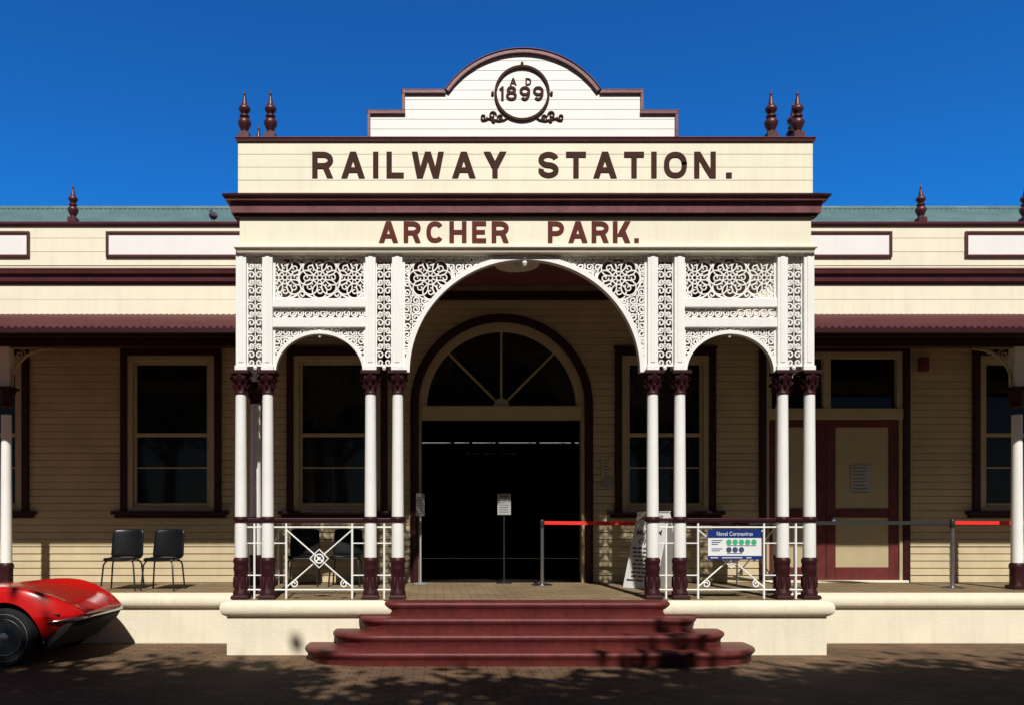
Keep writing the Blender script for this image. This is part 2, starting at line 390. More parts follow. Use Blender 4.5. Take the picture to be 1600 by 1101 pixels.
g = MB(); y = WY+.15; g.box(i0, DC-1.27, y-.01, y+.05, FL, it); g.box(DC+1.27, i1, y-.01, y+.05, FL, it); g.box(DC-1.27, DC+1.27, y-.01, y+.05, wz(655), it)
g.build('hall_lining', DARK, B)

# side double door with transom lights
f = MB(); a, b, c, d = RD; y0, y1 = WY-.03, WY+.1
zt0, zt1 = wz(655), wz(638); xm = wx(1291)
f.box(a, a+.09, y0, y1, zt1, d); f.box(b-.09, b, y0, y1, zt1, d); f.box(a+.09, b-.09, y0, y1, d-.1, d); f.box(a, b, y0-.02, y1, zt0, zt1); f.box(xm-.06, xm+.06, y0, y1, zt1, d-.1)
f.box(a, a+.05, y0, y1, FL, zt0); f.box(b-.05, b, y0, y1, FL, zt0)
sd = f.build('side_doorway', CREAMF, B, bevel=.006)
m = MB(); m.box(a-.11, a-.001, WY-.06, WY-.002, FL, d+.11); m.box(b+.001, b+.11, WY-.06, WY-.002, FL, d+.11); m.box(a-.001, b+.001, WY-.06, WY-.002, d+.001, d+.11); m.build('architrave', MAROOND, sd, bevel=.012)
for (u, w) in ((a+.08, xm-.05), (xm+.05, b-.08)):
    p = MB(); p.quad((u, WY+.05, zt1), (w, WY+.05, zt1), (w, WY+.05, d-.09), (u, WY+.05, d-.09)); p.build('pane', GLASS, sd)
for (u, w) in ((a+.051, xm-.003), (xm+.003, b-.051)):
    p = MB(); z0, z1 = FL+.03, zt0-.003; y0, y1 = WY+.0, WY+.05; sw = .15
    z2, z3 = wz(806), wz(796)
    p.box(u, u+sw, y0, y1, z0, z1); p.box(w-sw, w, y0, y1, z0, z1); p.box(u+sw, w-sw, y0, y1, z0, z0+.22); p.box(u+sw, w-sw, y0, y1, z2-.02, z3+.02); p.box(u+sw, w-sw, y0, y1, z1-.12, z1)
    dl = p.build('door_leaf', MAROONS, sd, bevel=.008)
    q = MB(); q.box(u+sw-.01, w-sw+.01, y0+.022, y0+.04, z0+.2, z2); q.box(u+sw-.01, w-sw+.01, y0+.022, y0+.04, z3, z1-.1); q.build('door_panel', CREAMF, dl)
k_ = MB(); k_.lathe([(.0, 0), (.02, .0), (.02, .05), (.035, .06), (.035, .08), (0, .09)], 0, 0, 0, 12)
k_.v = [Vector((xm+.08+v.x, WY-.002-v.z, FL+1.02+v.y)) for v in k_.v]; k_.build('door_knob', CHROME, sd, smooth=True)
g = MB(); g.box(a-.05, b+.05, WY-.12, WY+.05, FL+.006, FL+.045); g.build('threshold', RENDER, B, bevel=.01)

# wing parapets above the verandah
def wp(y, p): return (p, Z(y, 12.74-p))
for (xa, xb, ex_) in ((-15, PX0+.08, 0), (PX1-.08, 17, 1)):
    g = MB(); boards(g, xa, xb, wz(417), wz(353), WY-.06, .21, .005); g.box(xa, xb, WY-.055, WY+.12, wz(495), wz(352)); g.build('parapet', CREAM, B)
    g = MB(); boards(g, xa, xb, wz(494), wz(446), WY-.065, .235, .004); g.build('frieze', CREAM, B)
    g = MB(); g.rectloft(xa, xb, WY-.06, WY+.1, [wp(446, 0), wp(445, .025), wp(441, .03), wp(439.5, .065), wp(429, .075), wp(427.5, .115), wp(422, .125), wp(420, .135), wp(418.5, 0)]); g.build('cornice', MAROON, B, bevel=.004)
    g = MB(); g.rectloft(xa, xb, WY-.06, WY+.13, [wp(354, 0), wp(353, .025), wp(350.5, .045), wp(348, .05), wp(346.5, 0)]); g.build('parapet_cap', MAROON, B)
for (pa, pb) in ((-190, 46), (173, 420), (1150, 1385), (1507, 1720)):
    a, b = wx(pa), wx(pb); c, d = wz(401), wz(369); t = .045
    g = MB(); yy = WY-.072; g.box(a, b, yy-.006, yy, c, d); pn = g.build('parapet_panel', WHITEB, B)
    g = MB(); y0, y1 = WY-.10, yy-.008+.012
    g.box(a-t, a+.001, y0, y1, c-t, d+t); g.box(b-.001, b+t, y0, y1, c-t, d+t); g.box(a+.001, b-.001, y0, y1, c-t, c+.001); g.box(a+.001, b-.001, y0, y1, d-.001, d+t); g.build('panel_frame', MAROON, pn, bevel=.01)
# verandah roofs (corrugated), gutters, beams, ceilings
def corrugated(xa, xb, p0, p1, pitch=.09, amp=.011, seg=6):
    mb = MB(); n = int((xb-xa)/pitch*seg); A = []; C = []
    dy, dz = p1[0]-p0[0], p1[1]-p0[1]; L = math.hypot(dy, dz); ny, nz = -dz/L, dy/L
    for i in range(n+1):
        x = xa+(xb-xa)*i/n; o = amp*math.sin(i/seg*2*PI)
        A.append(mb.av((x, p0[0]+ny*o, p0[1]+nz*o))); C.append(mb.av((x, p1[0]+ny*o, p1[1]+nz*o)))
    for i in range(n): mb.af((A[i], A[i+1], C[i+1], C[i]))
    return mb
EY, EZ = .36, Z(511.5, 10.36); RY, RZ = WY-.075, wz(493.5)
for (xa, xb) in ((-15, PX0+.1), (PX1-.1, 17)):
    corrugated(xa, xb, (EY, EZ), (RY, RZ)).build('verandah_roof', ROOFRED, B, smooth='all')
    g = MB(); g.box(xa, xb, EY+.02, EY+.05, EZ-.12, EZ-.02); g.box(xa, xb, EY-.06, EY+.019, EZ-.085, EZ-.075); g.box(xa, xb, EY-.07, EY-.06, EZ-.085, EZ-.022); g.build('gutter', MAROOND, B, bevel=.006)
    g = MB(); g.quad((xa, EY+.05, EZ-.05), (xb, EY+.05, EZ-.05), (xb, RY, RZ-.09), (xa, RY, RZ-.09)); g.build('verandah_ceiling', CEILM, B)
    g = MB(); zb = Z(543, 11.5); g.box(xa, xb, 1.43, 1.57, zb, zb+.24); g.box(xa, xb, 1.40, 1.60, zb+.24, zb+.29); g.build('verandah_beam', MAROOND, B, bevel=.01)
# main roof
for (xa, xb) in ((-15, 17),):
    corrugated(xa, xb, (WY+.13, 5.9), (6.6, Z(327, 16.6)), .1, .012, 4).build('main_roof', TEAL, B, smooth='all')
    g = MB(); g.tube((xa, 6.62, Z(327, 16.6)+.01), (xb, 6.62, Z(327, 16.6)+.01), .06, 10); g.build('ridge_cap', TEAL, B, smooth=True)
    corrugated(xa, xb, (10.6, 5.9), (6.64, Z(327, 16.6)), .1, .012, 4).build('main_roof', TEAL, B, smooth='all')

# ------------------------------------------------------------------ columns
def column(top, z0, px_collar=True):
    h = top - z0
    c = MB(); c.lathe([(.076, .50), (.078, .52), (.075, 1.0), (.066, h-.26), (.066, h-.22)], 0, 0, z0, 24)
    o = c.build('column', WHITE, B, smooth=True)
    for v in o.data.vertices: v.co += B.location
    def sub(mb, name, mat, **k):
        s = mb.build(name, mat, None, **k); s.parent = o; return s
    p = MB(); p.rectloft(-.085, .085, -.085, .085, [(.02, z0+.004), (.02, z0+.03), (.012, z0+.05)], back=1)
    p.lathe([(.098, .05), (.098, .09), (.084, .11), (.084, .34), (.092, .36), (.092, .40), (.085, .43), (.096, .46), (.096, .49), (.078, .52)], 0, 0, z0, 32, lambda a, z: 1+.05*math.cos(8*a)*(1 if .1 < z < .35 else 0))
    for k in range(8):
        a = k*PI/4
        p.lathe([(0, .14), (.012, .15), (.014, .20), (.010, .27), (0, .28)], .086*math.cos(a+.39), .086*math.sin(a+.39), z0, 6)
    sub(p, 'plinth', MAROOND, smooth=True)
    p = MB(); p.lathe([(.077, .955), (.088, .96), (.094, .975), (.094, 1.005), (.088, 1.02), (.075, 1.028)], 0, 0, z0, 24); sub(p, 'collar', MAROOND, smooth=True)
    p = MB(); ct = top-z0
    p.lathe([(.066, ct-.29), (.078, ct-.285), (.078, ct-.265), (.070, ct-.255), (.074, ct-.20), (.088, ct-.13), (.115, ct-.065), (.108, ct-.05), (.09, ct-.045)], 0, 0, z0, 40, lambda a, z: 1+.10*math.cos(8*a)*(1 if z > ct-.24 else 0))
    for ring, (rr, zz, off) in enumerate(((.082, ct-.20, 0), (.10, ct-.12, .39))):
        for k in range(8):
            a = k*PI/4+off; p.sweep([(rr*.8*math.cos(a), rr*.8*math.sin(a), z0+zz-.03), (rr*1.05*math.cos(a), rr*1.05*math.sin(a), z0+zz+.015), (rr*1.28*math.cos(a), rr*1.28*math.sin(a), z0+zz+.03), (rr*1.3*math.cos(a), rr*1.3*math.sin(a), z0+zz+.008)], [.012, .018, .014, .006], 6)
    p.rectloft(-.10, .10, -.10, .10, [(0, top-.05), (.018, top-.04), (.018, top-.001)], back=1)
    sub(p, 'capital', MAROOND, smooth=True)
    return o
CT = Z(580, 10)
COLX = [(820.5+s*q-680)/125 for q in (444, 402, 241.5, 199) for s in (-1, 1)]
c0 = column(CT, FL+.005)
first = True
def put_col(x, y):
    global first
    o = c0 if first else copy_tree(c0, B)
    first = False
    o.location = Vector((x, y, 0)) - B.location
for x in COLX: put_col(x, 0)
XO = [(820.5+s*444-680)/125 for s in (-1, 1)]
for x in XO: put_col(x, .82)

# ------------------------------------------------------------------ fretwork
def spiral(cx, cz, r, a0, turns, sg, n=18, inner=.22):
    return [(cx + r*(1-(1-inner)*k/n)*math.cos(a0+sg*2*PI*turns*k/n), cz + r*(1-(1-inner)*k/n)*math.sin(a0+sg*2*PI*turns*k/n)) for k in range(n+1)]
def jit(): return random.uniform(-.004, .004)
def clip_rib(mb, pts, w, inside, d=.010):
    run = []; j = jit()
    for p in pts:
        if inside(p[0], p[1]): run.append(p)
        else:
            if len(run) > 1: mb.ribbon(run, w, -d+j, d+j)
            run = []
    if len(run) > 1: mb.ribbon(run, w, -d+j, d+j)
def ring(cx, cz, r, n=24, kz=1): return [(cx+r*math.cos(k*2*PI/n), cz+r*kz*math.sin(k*2*PI/n)) for k in range(n+1)]
def rosette(mb, cx, cz, R, inside, w=.017):
    # interlocking circles around a small scrolled centre, inside one thin hoop
    clip_rib(mb, ring(cx, cz, R, 44), w*1.1, inside)
    for k in range(8):
        a = k*PI/4
        clip_rib(mb, ring(cx+.63*R*math.cos(a), cz+.63*R*math.sin(a), R*.345, 22), w*.85, inside)
        clip_rib(mb, spiral(cx+.63*R*math.cos(a), cz+.63*R*math.sin(a), R*.19, a+PI, 1.1, 1 if k % 2 else -1, 10), w*.8, inside)
        a += PI/8
        clip_rib(mb, [(cx+.10*R*math.cos(a), cz+.10*R*math.sin(a)), (cx+.36*R*math.cos(a), cz+.36*R*math.sin(a))], w*.7, inside)
    clip_rib(mb, ring(cx, cz, R*.12, 10), w*.9, inside)
def fill(mb, x0, x1, z0, z1, pitch, inside, w=.02):
    nx = max(1, round((x1-x0)/pitch)); nz = max(1, round((z1-z0)/pitch)); dx, dz = (x1-x0)/nx, (z1-z0)/nz; r = min(dx, dz)*.52
    for i in range(nx):
        for k in range(nz):
            cx, cz = x0+(i+.5)*dx, z0+(k+.5)*dz; par = (i+k) % 2
            clip_rib(mb, spiral(cx, cz, r, PI/4+PI/2*((i*2+k) % 4), 1.5, 1 if par else -1, 18), w, inside)
            clip_rib(mb, ring(cx+dx/2, cz+dz/2, r*.27, 8), w*.75, inside)
def at_plane(yy): return lambda v: (v.x, v.y+yy, v.z)
def side_plane(xx): return lambda v: (xx+v.y, v.x, v.z)
def fx(x): return (x-680)/125
def fz(y): return Z(y, 10)
C = 819.5
# posts over the columns
POSTS = [C+s*q for q in (441, 400, 240, 198.5) for s in (-1, 1)]
for x in POSTS:
    g = MB(); g.box(fx(x-8), fx(x+8), -.07, .07, CT, fz(392)); g.box(fx(x-9.5), fx(x+9.5), -.085, .085, CT+.001, CT+.06); g.box(fx(x-3.5), fx(x+3.5), -.078, -.069, CT+.1, fz(400)); g.build('portico_post', WHITE, B, bevel=.008)
# narrow strips between paired posts
def strip(mb, u0, u1, z0, z1):
    um = (u0+u1)/2; h = u1-u0; n = round((z1-z0)/(h*.95)); dz = (z1-z0)/n
    ins = lambda u, z: u0 <= u <= u1 and z0 <= z <= z1
    for k in range(n):
        zc = z0+(k+.5)*dz
        for s_ in (-1, 1):
            clip_rib(mb, spiral(um+s_*h*.25, zc+dz*.20, h*.25, PI/2 - s_*PI/2, 1.2, s_, 12), .017, ins)
            clip_rib(mb, spiral(um+s_*h*.25, zc-dz*.25, h*.22, PI/2 - s_*PI/2, 1.2, -s_, 12), .017, ins)
        clip_rib(mb, [(u0, zc-dz/2), (um, zc-dz*.1), (u1, zc-dz/2)], .012, ins)
        clip_rib(mb, [(um, zc-dz*.5), (um, zc+dz*.5)], .012, ins)
    mb.ribbon([(u0+.006, z0), (u0+.006, z1)], .018, -.016, .016); mb.ribbon([(u1-.006, z0), (u1-.006, z1)], .018, -.016, .016)
    mb.ribbon([(u0, z0+.008), (u1, z0+.008)], .022, -.018, .018)
for (p0, p1) in ((C-433, C-408), (C-232, C-206.5), (C+206.5, C+232), (C+408, C+433)):
    g = MB(); strip(g, fx(p0), fx(p1), fz(572), fz(398)); g.ribbon([(fx(p0), fz(398)), (fx(p1), fz(398))], .05, -.05, .05)
    m_ = (fx(p0)+fx(p1))/2; g.lathe([(0, -.06), (.02, -.045), (.028, -.02), (.012, .01)], m_, 0, fz(572), 10)
    g.build('fretwork_strip', WHITE, B)
# side bays
for s_ in (-1, 1):
    xa, xb = (C+248, C+392) if s_ > 0 else (C-392, C-248)
    u0, u1 = fx(xa), fx(xb); um = (u0+u1)/2
    g = MB()
    for (ya, yb) in ((401, 393), (482, 468), (513, 498)): g.box(u0-.005, u1+.005, -.055, .055, fz(ya), fz(yb))
    g.build('portico_rail', WHITE, B, bevel=.008)
    # panel of large linked circles, edge to edge
    g = MB(); z0, z1 = fz(468), fz(401); ins = lambda u, z: u0 <= u <= u1 and z0 <= z <= z1
    R = (z1-z0)*.5; zm = (z0+z1)/2
    rosette(g, um, zm, R*.98, ins, .0175)
    for q in (-1, 1):
        ins_s = lambda u, z, q=q: ins(u, z) and math.hypot(u-um, z-zm) > R*.96
        rosette(g, um+q*R*1.62, zm, R*.98, ins_s, .0175)
        for e in (-1, 1):
            clip_rib(g, spiral(um+q*R*.82, zm+e*R*.78, R*.20, e*PI/2, 1.3, q, 14), .016, ins)
            clip_rib(g, spiral(u0+.06 if q < 0 else u1-.06, zm+e*(R-.06), .05, e*PI/2, 1.2, q*e, 12), .015, ins)
    for uu in (u0+.012, u1-.012): g.ribbon([(uu, z0), (uu, z1)], .03, -.02, .02)
    g.build('fretwork_panel', WHITE, B)
    g = MB(); z2, z3 = fz(498), fz(482); ins3 = lambda u, z: u0 <= u <= u1 and z2 <= z <= z3
    fill(g, u0, u1, z2+.005, z3-.005, .1, ins3, .017); g.build('fretwork_band', WHITE, B)
    g = MB(); zc = fz(582); rx = (u1-u0)/2-.012; rz = fz(521)-zc; zt = fz(513)
    out = lambda u, z: u0 <= u <= u1 and zc-.0 <= z <= zt and ((u-um)/(rx))**2+((z-zc)/rz)**2 > 1.0
    fill(g, u0, u1, zc, zt, .105, out, .018)
    N = 40
    g.ribbon([(um+(rx-.002)*math.cos(PI*k/N), zc+(rz+.01)*math.sin(PI*k/N)) for k in range(N+1)], .045, -.04, .04)
    for uu in (u0+.01, u1-.01): g.ribbon([(uu, zc), (uu, zt)], .03, -.022, .022)
    g.lathe([(0, -.06), (.018, -.05), (.026, -.02), (.012, .0), (.03, .02), (.03, .05)], um, 0, fz(521), 10)
    g.build('arch_spandrel', WHITE, B)
# central arch
u0, u1 = fx(C-190), fx(C+190); um = fx(C); zc = fz(582); rx = fx(C+183)-fx(C); rz = fz(404)-zc; zt = fz(398)
g = MB(); cen = [(fx(C-147), fz(435)), (fx(C+147), fz(435))]; RR = .275
out0 = lambda u, z: u0 <= u <= u1 and zc <= z <= zt and ((u-um)/rx)**2+((z-zc)/rz)**2 > 1.0
out1 = lambda u, z: out0(u, z) and all(math.hypot(u-a, z-b) > RR for a, b in cen)
fill(g, u0, u1, zc, zt, .108, out1, .018)
for a, b in cen: rosette(g, a, b, RR, out0, .0175)
N = 72
g.ribbon([(um+(rx)*math.cos(PI*k/N), zc+(rz)*math.sin(PI*k/N)) for k in range(N+1)], .06, -.05, .05)
for uu in (u0+.01, u1-.01): g.ribbon([(uu, zc), (uu, zt)], .035, -.025, .025)
g.ribbon([(u0, zt), (u1, zt)], .05, -.05, .05)
g.lathe([(0, -.10), (.02, -.085), (.035, -.05), (.018, -.02), (.045, .0), (.05, .05), (.03, .06)], um, -.02, fz(406), 12)
g.build('arch_spandrel', WHITE, B)
# portico returns towards the wall
for xo in XO:
    g = MB(side_plane(xo))
    zc, zt = CT, fz(398)
    strip(g, .30, .52, zc+.05, zt)
    for u in (.10, .29, .53, .70): g.box(u, u+.02, -.03, .03, zc, zt)
    g.box(.75, .89, -.06, .06, zc, zt)
    g.box(.0, 2.7, -.06, .06, zt, zt+.06)
    g.build('side_fretwork', WHITE, B)

# ------------------------------------------------------------------ entablature
FD = 9.9; FY = -.10
def ex_(x): return X(x, FD)
def ez(y): return Z(y, FD)
def ep(y, p): return (p, Z(y, FD-p))
A0, A1 = AX-3.555, AX+3.555
CEIL = 5.62
g = MB()
g.box(A0+.02, A1-.02, FY, FY+.24, ez(389), CEIL+.3); g.box(A0+.02, A0+.26, FY+.24, WY-.02, ez(389), CEIL+.3); g.box(A1-.26, A1-.02, FY+.24, WY-.02, ez(389), CEIL+.3)
g.build('portico_frieze', CREAM, B)
g = MB()
g.rectloft(A0, A1, FY, FY+.22, [(0, ez(396)), (.012, ez(395)), (.02, ez(391)), (.045, ez(388.5)), (.045, ez(385.5)), (.012, ez(383)), (.003, ez(382))], back=-1)
g.build('frieze_moulding', CREAM, B, smooth=True)
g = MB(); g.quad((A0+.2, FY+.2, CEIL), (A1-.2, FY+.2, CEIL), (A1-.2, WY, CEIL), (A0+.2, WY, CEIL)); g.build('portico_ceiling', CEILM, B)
g = MB(); g.rectloft(A0, A1, FY, WY-.07, [ep(339.5, 0), ep(338.5, .03), ep(334, .035), ep(332.5, .07), ep(315, .08), ep(313, .125), ep(308, .135), ep(304.5, .15), ep(302, 0)], back=0); g.build('portico_cornice', MAROONC, B, bevel=.004)
g = MB(); g.rectloft(A0, A1, FY, FY+.1, [ep(306.5, .139), ep(305.5, .157), ep(302.5, .160), ep(301.5, .05)], back=-1); g.rectloft(A0, A1, FY, FY+.1, [ep(339, .02), ep(338.3, .04), ep(335, .042), ep(334.2, .03)], back=-1); g.build('cornice_lip', MAROOND, B)
g = MB(); boards(g, A0, A1, ez(302), ez(221), FY, .158, .004)
g.box(A0, A1, FY+.002, FY+.12, ez(303), ez(220)); g.box(A0, A0+.12, FY+.12, WY, ez(303), ez(220)); g.box(A1-.12, A1, FY+.12, WY, ez(303), ez(220)); g.box(A0+.12, A1-.12, WY-.1, WY, ez(303), ez(220))
g.build('portico_parapet', CREAM, B)
g = MB(); g.box(A0+.1, A1-.1, FY+.1, WY, CEIL+.32, CEIL+.36); g.build('portico_roof', TEAL, B)
g = MB(); g.rectloft(A0, A1, FY, FY+.14, [ep(222, 0), ep(221, .02), ep(217, .025), ep(214.5, .035), ep(213.5, .03)], back=1)
for (a, b) in ((A0, A0+.14), (A1-.14, A1)): g.rectloft(a, b, FY+.2, WY, [ep(222, 0), ep(221, .02), ep(217, .025), ep(214.7, .035), ep(213.7, .03)], back=0)
g.build('portico_parapet_cap', MAROON, B, bevel=.004)
# letters, with square full stops
for (w, a, b, dot) in (('RAILWAY', 488, 791, None), ('STATION', 841, 1118, (1134, 1143))):
    g = MB(); sign_word(g, w, ex_(a), ex_(b), ez(279), ez(238), FY-.0045, .007, .205)
    if dot: g.box(ex_(dot[0]), ex_(dot[1]), FY-.0125, FY-.0045, ez(279), ez(270.5))
    g.build('lettering', LETTER, B)
for (w, a, b, dot) in (('ARCHER', 592, 795, None), ('PARK', 856, 985, (991, 998))):
    g = MB(); sign_word(g, w, ex_(a), ex_(b), ez(380), ez(346.5), FY-.001, .007, .215)
    if dot: g.box(ex_(dot[0]), ex_(dot[1]), FY-.008, FY-.001, ez(380), ez(373))
    g.build('lettering', LETTER2, B)
# pediment
pc = ex_(816.5); py = FY+.0
def pw(y):        # half width (px) of the pediment face at pixel height y
    if y > 177: return 240
    if y > 145: return 186
    if y >= 82: return math.sqrt(max(0, 144**2-(226-y)**2))
    return 0
g = MB()
ys = [217 - 15.2*k for k in range(9)] + [82]
for k in range(len(ys)-1):
    ya, yb = ys[k], ys[k+1]
    subs = [ya]+[y for y in (178, 177, 146, 145) if yb < y < ya]+[ya+(yb-ya)*t for t in (.25, .5, .75)]+[yb]
    subs = sorted(set(subs), reverse=True); lp = .0035
    for a, b in zip(subs[:-1], subs[1:]):
        wa, wb = pw(a-.01), pw(b+.01)
        ta, tb = (ya-a)/(ya-yb), (ya-b)/(ya-yb)
        za, zb = ez(a), ez(b)
        g.quad((pc-wa*FD/F, py-lp*(1-ta), za), (pc+wa*FD/F, py-lp*(1-ta), za), (pc+wb*FD/F, py-lp*(1-tb), zb), (pc-wb*FD/F, py-lp*(1-tb), zb))
    w = pw(ya-.01)*FD/F; g.quad((pc-w, py, ez(ya)), (pc+w, py, ez(ya)), (pc+w, py-lp, ez(ya)), (pc-w, py-lp, ez(ya)))
right = [(240, 217), (240, 178), (186, 178), (186, 145)] + [(144*math.cos(a), 226-144*math.sin(a)) for a in [math.acos(119/144)+(PI/2-math.acos(119/144))*k/16 for k in range(17)]]
pts = [(pc+x*FD/F, ez(y)) for x, y in right] + [(pc-x*FD/F, ez(y)) for x, y in reversed(right[:-1])]
g.prism(pts, py+.003, py+.07)
ped = g.build('pediment', WHITEB, B)
t = MB(); y0, y1 = py-.035, py+.10; k = FD/F
for s_ in (-1, 1):
    def bx(xa, xb, ya, yb):
        xs = sorted((pc+s_*xa*k, pc+s_*xb*k)); t.box(xs[0], xs[1], y0, y1, ez(ya), ez(yb))
    bx(237.5, 242.5, 216, 180.01); bx(183, 242.5, 180, 175); bx(188.1, 244, 174.9, 173.5)
    bx(183.5, 188.5, 174.9, 148.01); bx(120, 188.5, 148, 142.5); bx(126, 190, 142.4, 141)
a0 = math.asin((226-144)/144)
t.arcband(pc, ez(226), 140.5*k, 146.5*k, y0-.006, y1, a0, PI-a0, 40); t.arcband(pc, ez(226), 146.6*k, 148*k, y0-.018, y1, a0-.01, PI-a0+.01, 40)
t.build('pediment_trim', MAROONC, ped, bevel=.006)
md = MB(); mc = (ex_(815.5), ez(147)); r_ = 43*k
md.arcband(mc[0], mc[1], r_-.028, r_+.002, py-.03, py-.004, 0, 2*PI, 56)
for (dx, dy) in ((0, -46), (-46, 0), (46, 0)): md.disc(mc[0]+dx*k, mc[1]-dy*k, .018, py-.028, py-.004, 10)
for s_ in (-1, 1):
    def sc(x, y, r, a, tn, sg): md.ribbon(spiral(mc[0]+s_*x*k, mc[1]-y*k, r*k, a if s_ > 0 else PI-a, tn, sg*s_, 16), .015, py-.022+jit()*.5, py-.004)
    sc(60, 37, 5.5, PI, 1.2, 1); sc(46, 34, 6, PI, 1.2, -1); sc(34, 38, 4.5, 0, 1.1, 1); sc(44, 42, 3.5, PI/2, 1, -1)
    md.ribbon([(mc[0]+s_*q*k, mc[1]-(yy)*k) for q, yy in ((22, 37.5), (28, 41.5), (36, 43), (46, 41), (52, 39), (57, 41.5), (63, 42))], .013, py-.020, py-.004)
md.build('medallion', LETTER, ped)
md = MB(); sign_word(md, 'A', ex_(796.5), ex_(807), ez(134), ez(123), py-.003, .008, .19); md.build('lettering', LETTER, ped)
md = MB(); sign_word(md, 'D', ex_(821), ex_(830), ez(134), ez(123), py-.003, .008, .19); md.build('lettering', LETTER, ped)
# drawn numerals (all one height)
sw_ = 3.9*k
def dpt(x, y): return (ex_(x), ez(y))
def ell(cx, cy, rx_, ry_, a0_, a1_, n=22): return [dpt(cx+rx_*math.cos(a0_+(a1_-a0_)*q/n), cy-ry_*math.sin(a0_+(a1_-a0_)*q/n)) for q in range(n+1)]
md = MB(); md.ribbon([dpt(785, 157.5), dpt(785, 136.2)], sw_, py-.013, py-.003); md.ribbon([dpt(786, 137.5), dpt(781, 141)], sw_*.8, py-.0125, py-.003); md.build('numeral', LETTER, ped)
md = MB(); md.ribbon(ell(799, 141.6, 5.4, 4.0, 0, 2*PI), sw_, py-.013, py-.003); md.ribbon(ell(799, 150.8, 6.6, 4.9, 0, 2*PI), sw_, py-.0125, py-.003); md.build('numeral', LETTER, ped)
for cx9 in (820, 841):
    md = MB(); md.ribbon(ell(cx9, 143.2, 6.4, 5.4, 0, 2*PI), sw_, py-.013, py-.003); md.ribbon(ell(cx9, 146, 6.4, 9.8, .1, -2.3), sw_, py-.0125, py-.003); md.build('numeral', LETTER, ped)

# finials
fin = MB()
fin.rectloft(-.065, .065, -.065, .065, [(0, 0), (0, .07), (-.015, .08)], back=1)
fin.lathe([(.055, .08), (.042, .10), (.055, .13), (.078, .18), (.084, .215), (.064, .25), (.042, .265), (.062, .28), (.062, .30), (.038, .315), (.050, .34), (.070, .365), (.073, .395), (.054, .425), (.036, .44), (.031, .47), (.020, .53), (.013, .565), (.019, .578), (.012, .60), (0, .635)], 0, 0, 0, 20)
f0 = fin.build('finial', MAROON, B, smooth=True)
for v in f0.data.vertices: v.co += B.location
flist = [(X(380, FD), FY+.07, ez(213.7), 1), (X(421, FD), FY+.07, ez(213.7), 1), (X(1208.5, FD), FY+.07, ez(213.7), 1), (X(1250, FD), FY+.07, ez(213.7), 1),
         (X(404, 10.85), .85, ez(213.7), 1), (X(1239, 10.25), .25, ez(213.7), 1),
         (wx(113), WY+.03, wz(347), 1), (wx(1440.5), WY+.03, wz(347), 1), (wx(1604), WY+.03, wz(347), 1), (wx(-40), WY+.03, wz(347), 1)]
for i, (x, y, z, s_) in enumerate(flist):
    o = f0 if i == 0 else copy_tree(f0, B); o.location = Vector((x, y, z)) - B.location
    o.scale = (1, 1, .97)

# wing verandah posts
vp = MB(); zt_ = Z(543, 11.5); z0 = FL+.005
vp.lathe([(.078, .36), (.078, .4), (.068, 2.2), (.068, 2.5)], 0, 0, z0, 24); vp.box(-.07, .07, -.07, .07, Z(606, 11.5), zt_)
vpo = vp.build('verandah_post', WHITE, B, smooth=True)
for v in vpo.data.vertices: v.co += B.location
p = MB(); p.rectloft(-.085, .085, -.085, .085, [(.02, z0), (.02, z0+.04), (.01, z0+.06)], back=1)
p.lathe([(.1, .06), (.088, .10), (.088, .28), (.1, .31), (.1, .35), (.08, .38)], 0, 0, z0, 32, lambda a, z: 1+.06*math.cos(8*a)*(1 if .08 < z < .29 else 0))
s_ = p.build('plinth', MAROOND, None, smooth=True); s_.parent = vpo
p = MB(); zc_ = Z(636, 11.5); p.lathe([(.07, 0), (.085, .01), (.085, .03), (.075, .04), (.08, .10), (.10, .18), (.125, .23), (.12, .245)], 0, 0, zc_, 40, lambda a, z: 1+.09*math.cos(8*a)*(1 if z > .05 else 0)); p.rectloft(-.11, .11, -.11, .11, [(0, zc_+.245), (.02, zc_+.255), (.02, zc_+.285)], back=1)
s_ = p.build('capital', MAROOND, None, smooth=True); s_.parent = vpo
for sg in (-1, 1):
    p = MB(); zb = Z(600, 11.5)
    pts = [(sg*(.07+.55*(1-math.cos(a))), zb+(zt_-zb-.015)*math.sin(a)) for a in [PI/2*k/16 for k in range(17)]]
    p.ribbon(pts, .03, -.02, .02); p.ribbon(spiral(sg*.20, zt_-.11, .085, PI/2, 1.4, -sg, 18), .018, -.012, .012); p.ribbon(spiral(sg*.40, zt_-.055, .045, PI/2, 1.3, sg, 14), .015, -.011, .011)
    p.box(min(sg*.07, sg*.64), max(sg*.07, sg*.64), -.02, .02, zt_-.02, zt_-.001)
    s_ = p.build('bracket', CREAMF, None); s_.parent = vpo
for i, x in enumerate((X(10, 11.5), X(1589, 11.5))):
    o = vpo if i == 0 else copy_tree(vpo, B); o.location = Vector((x, 1.5, 0)) - B.location

# pendant lamp
lx, ly = X(808, 11.3), 1.3; lz = Z(414, 11.3)
pl = thing('pendant_lamp', 'pale dished lamp hanging from the portico ceiling behind the arch crown', 'lamp', (lx, ly, lz))
g = MB(); g.lathe([(.0, .16), (.06, .16), (.09, .12), (.16, .08), (.30, .01), (.31, -.01), (.28, 0), (.15, .05), (0, .08)], lx, ly, lz, 28); g.build('shade', LAMPW, pl, smooth=True)
g = MB(); g.tube((lx, ly, lz+.15), (lx, ly, CEIL-.002), .012); g.build('stem', BLACKM, pl)
g = MB(); g.lathe([(0, -.06), (.05, -.05), (.07, -.01), (.06, .03), (.03, .06)], lx, ly, lz, 14); g.build('globe', LAMPW, pl, smooth=True)

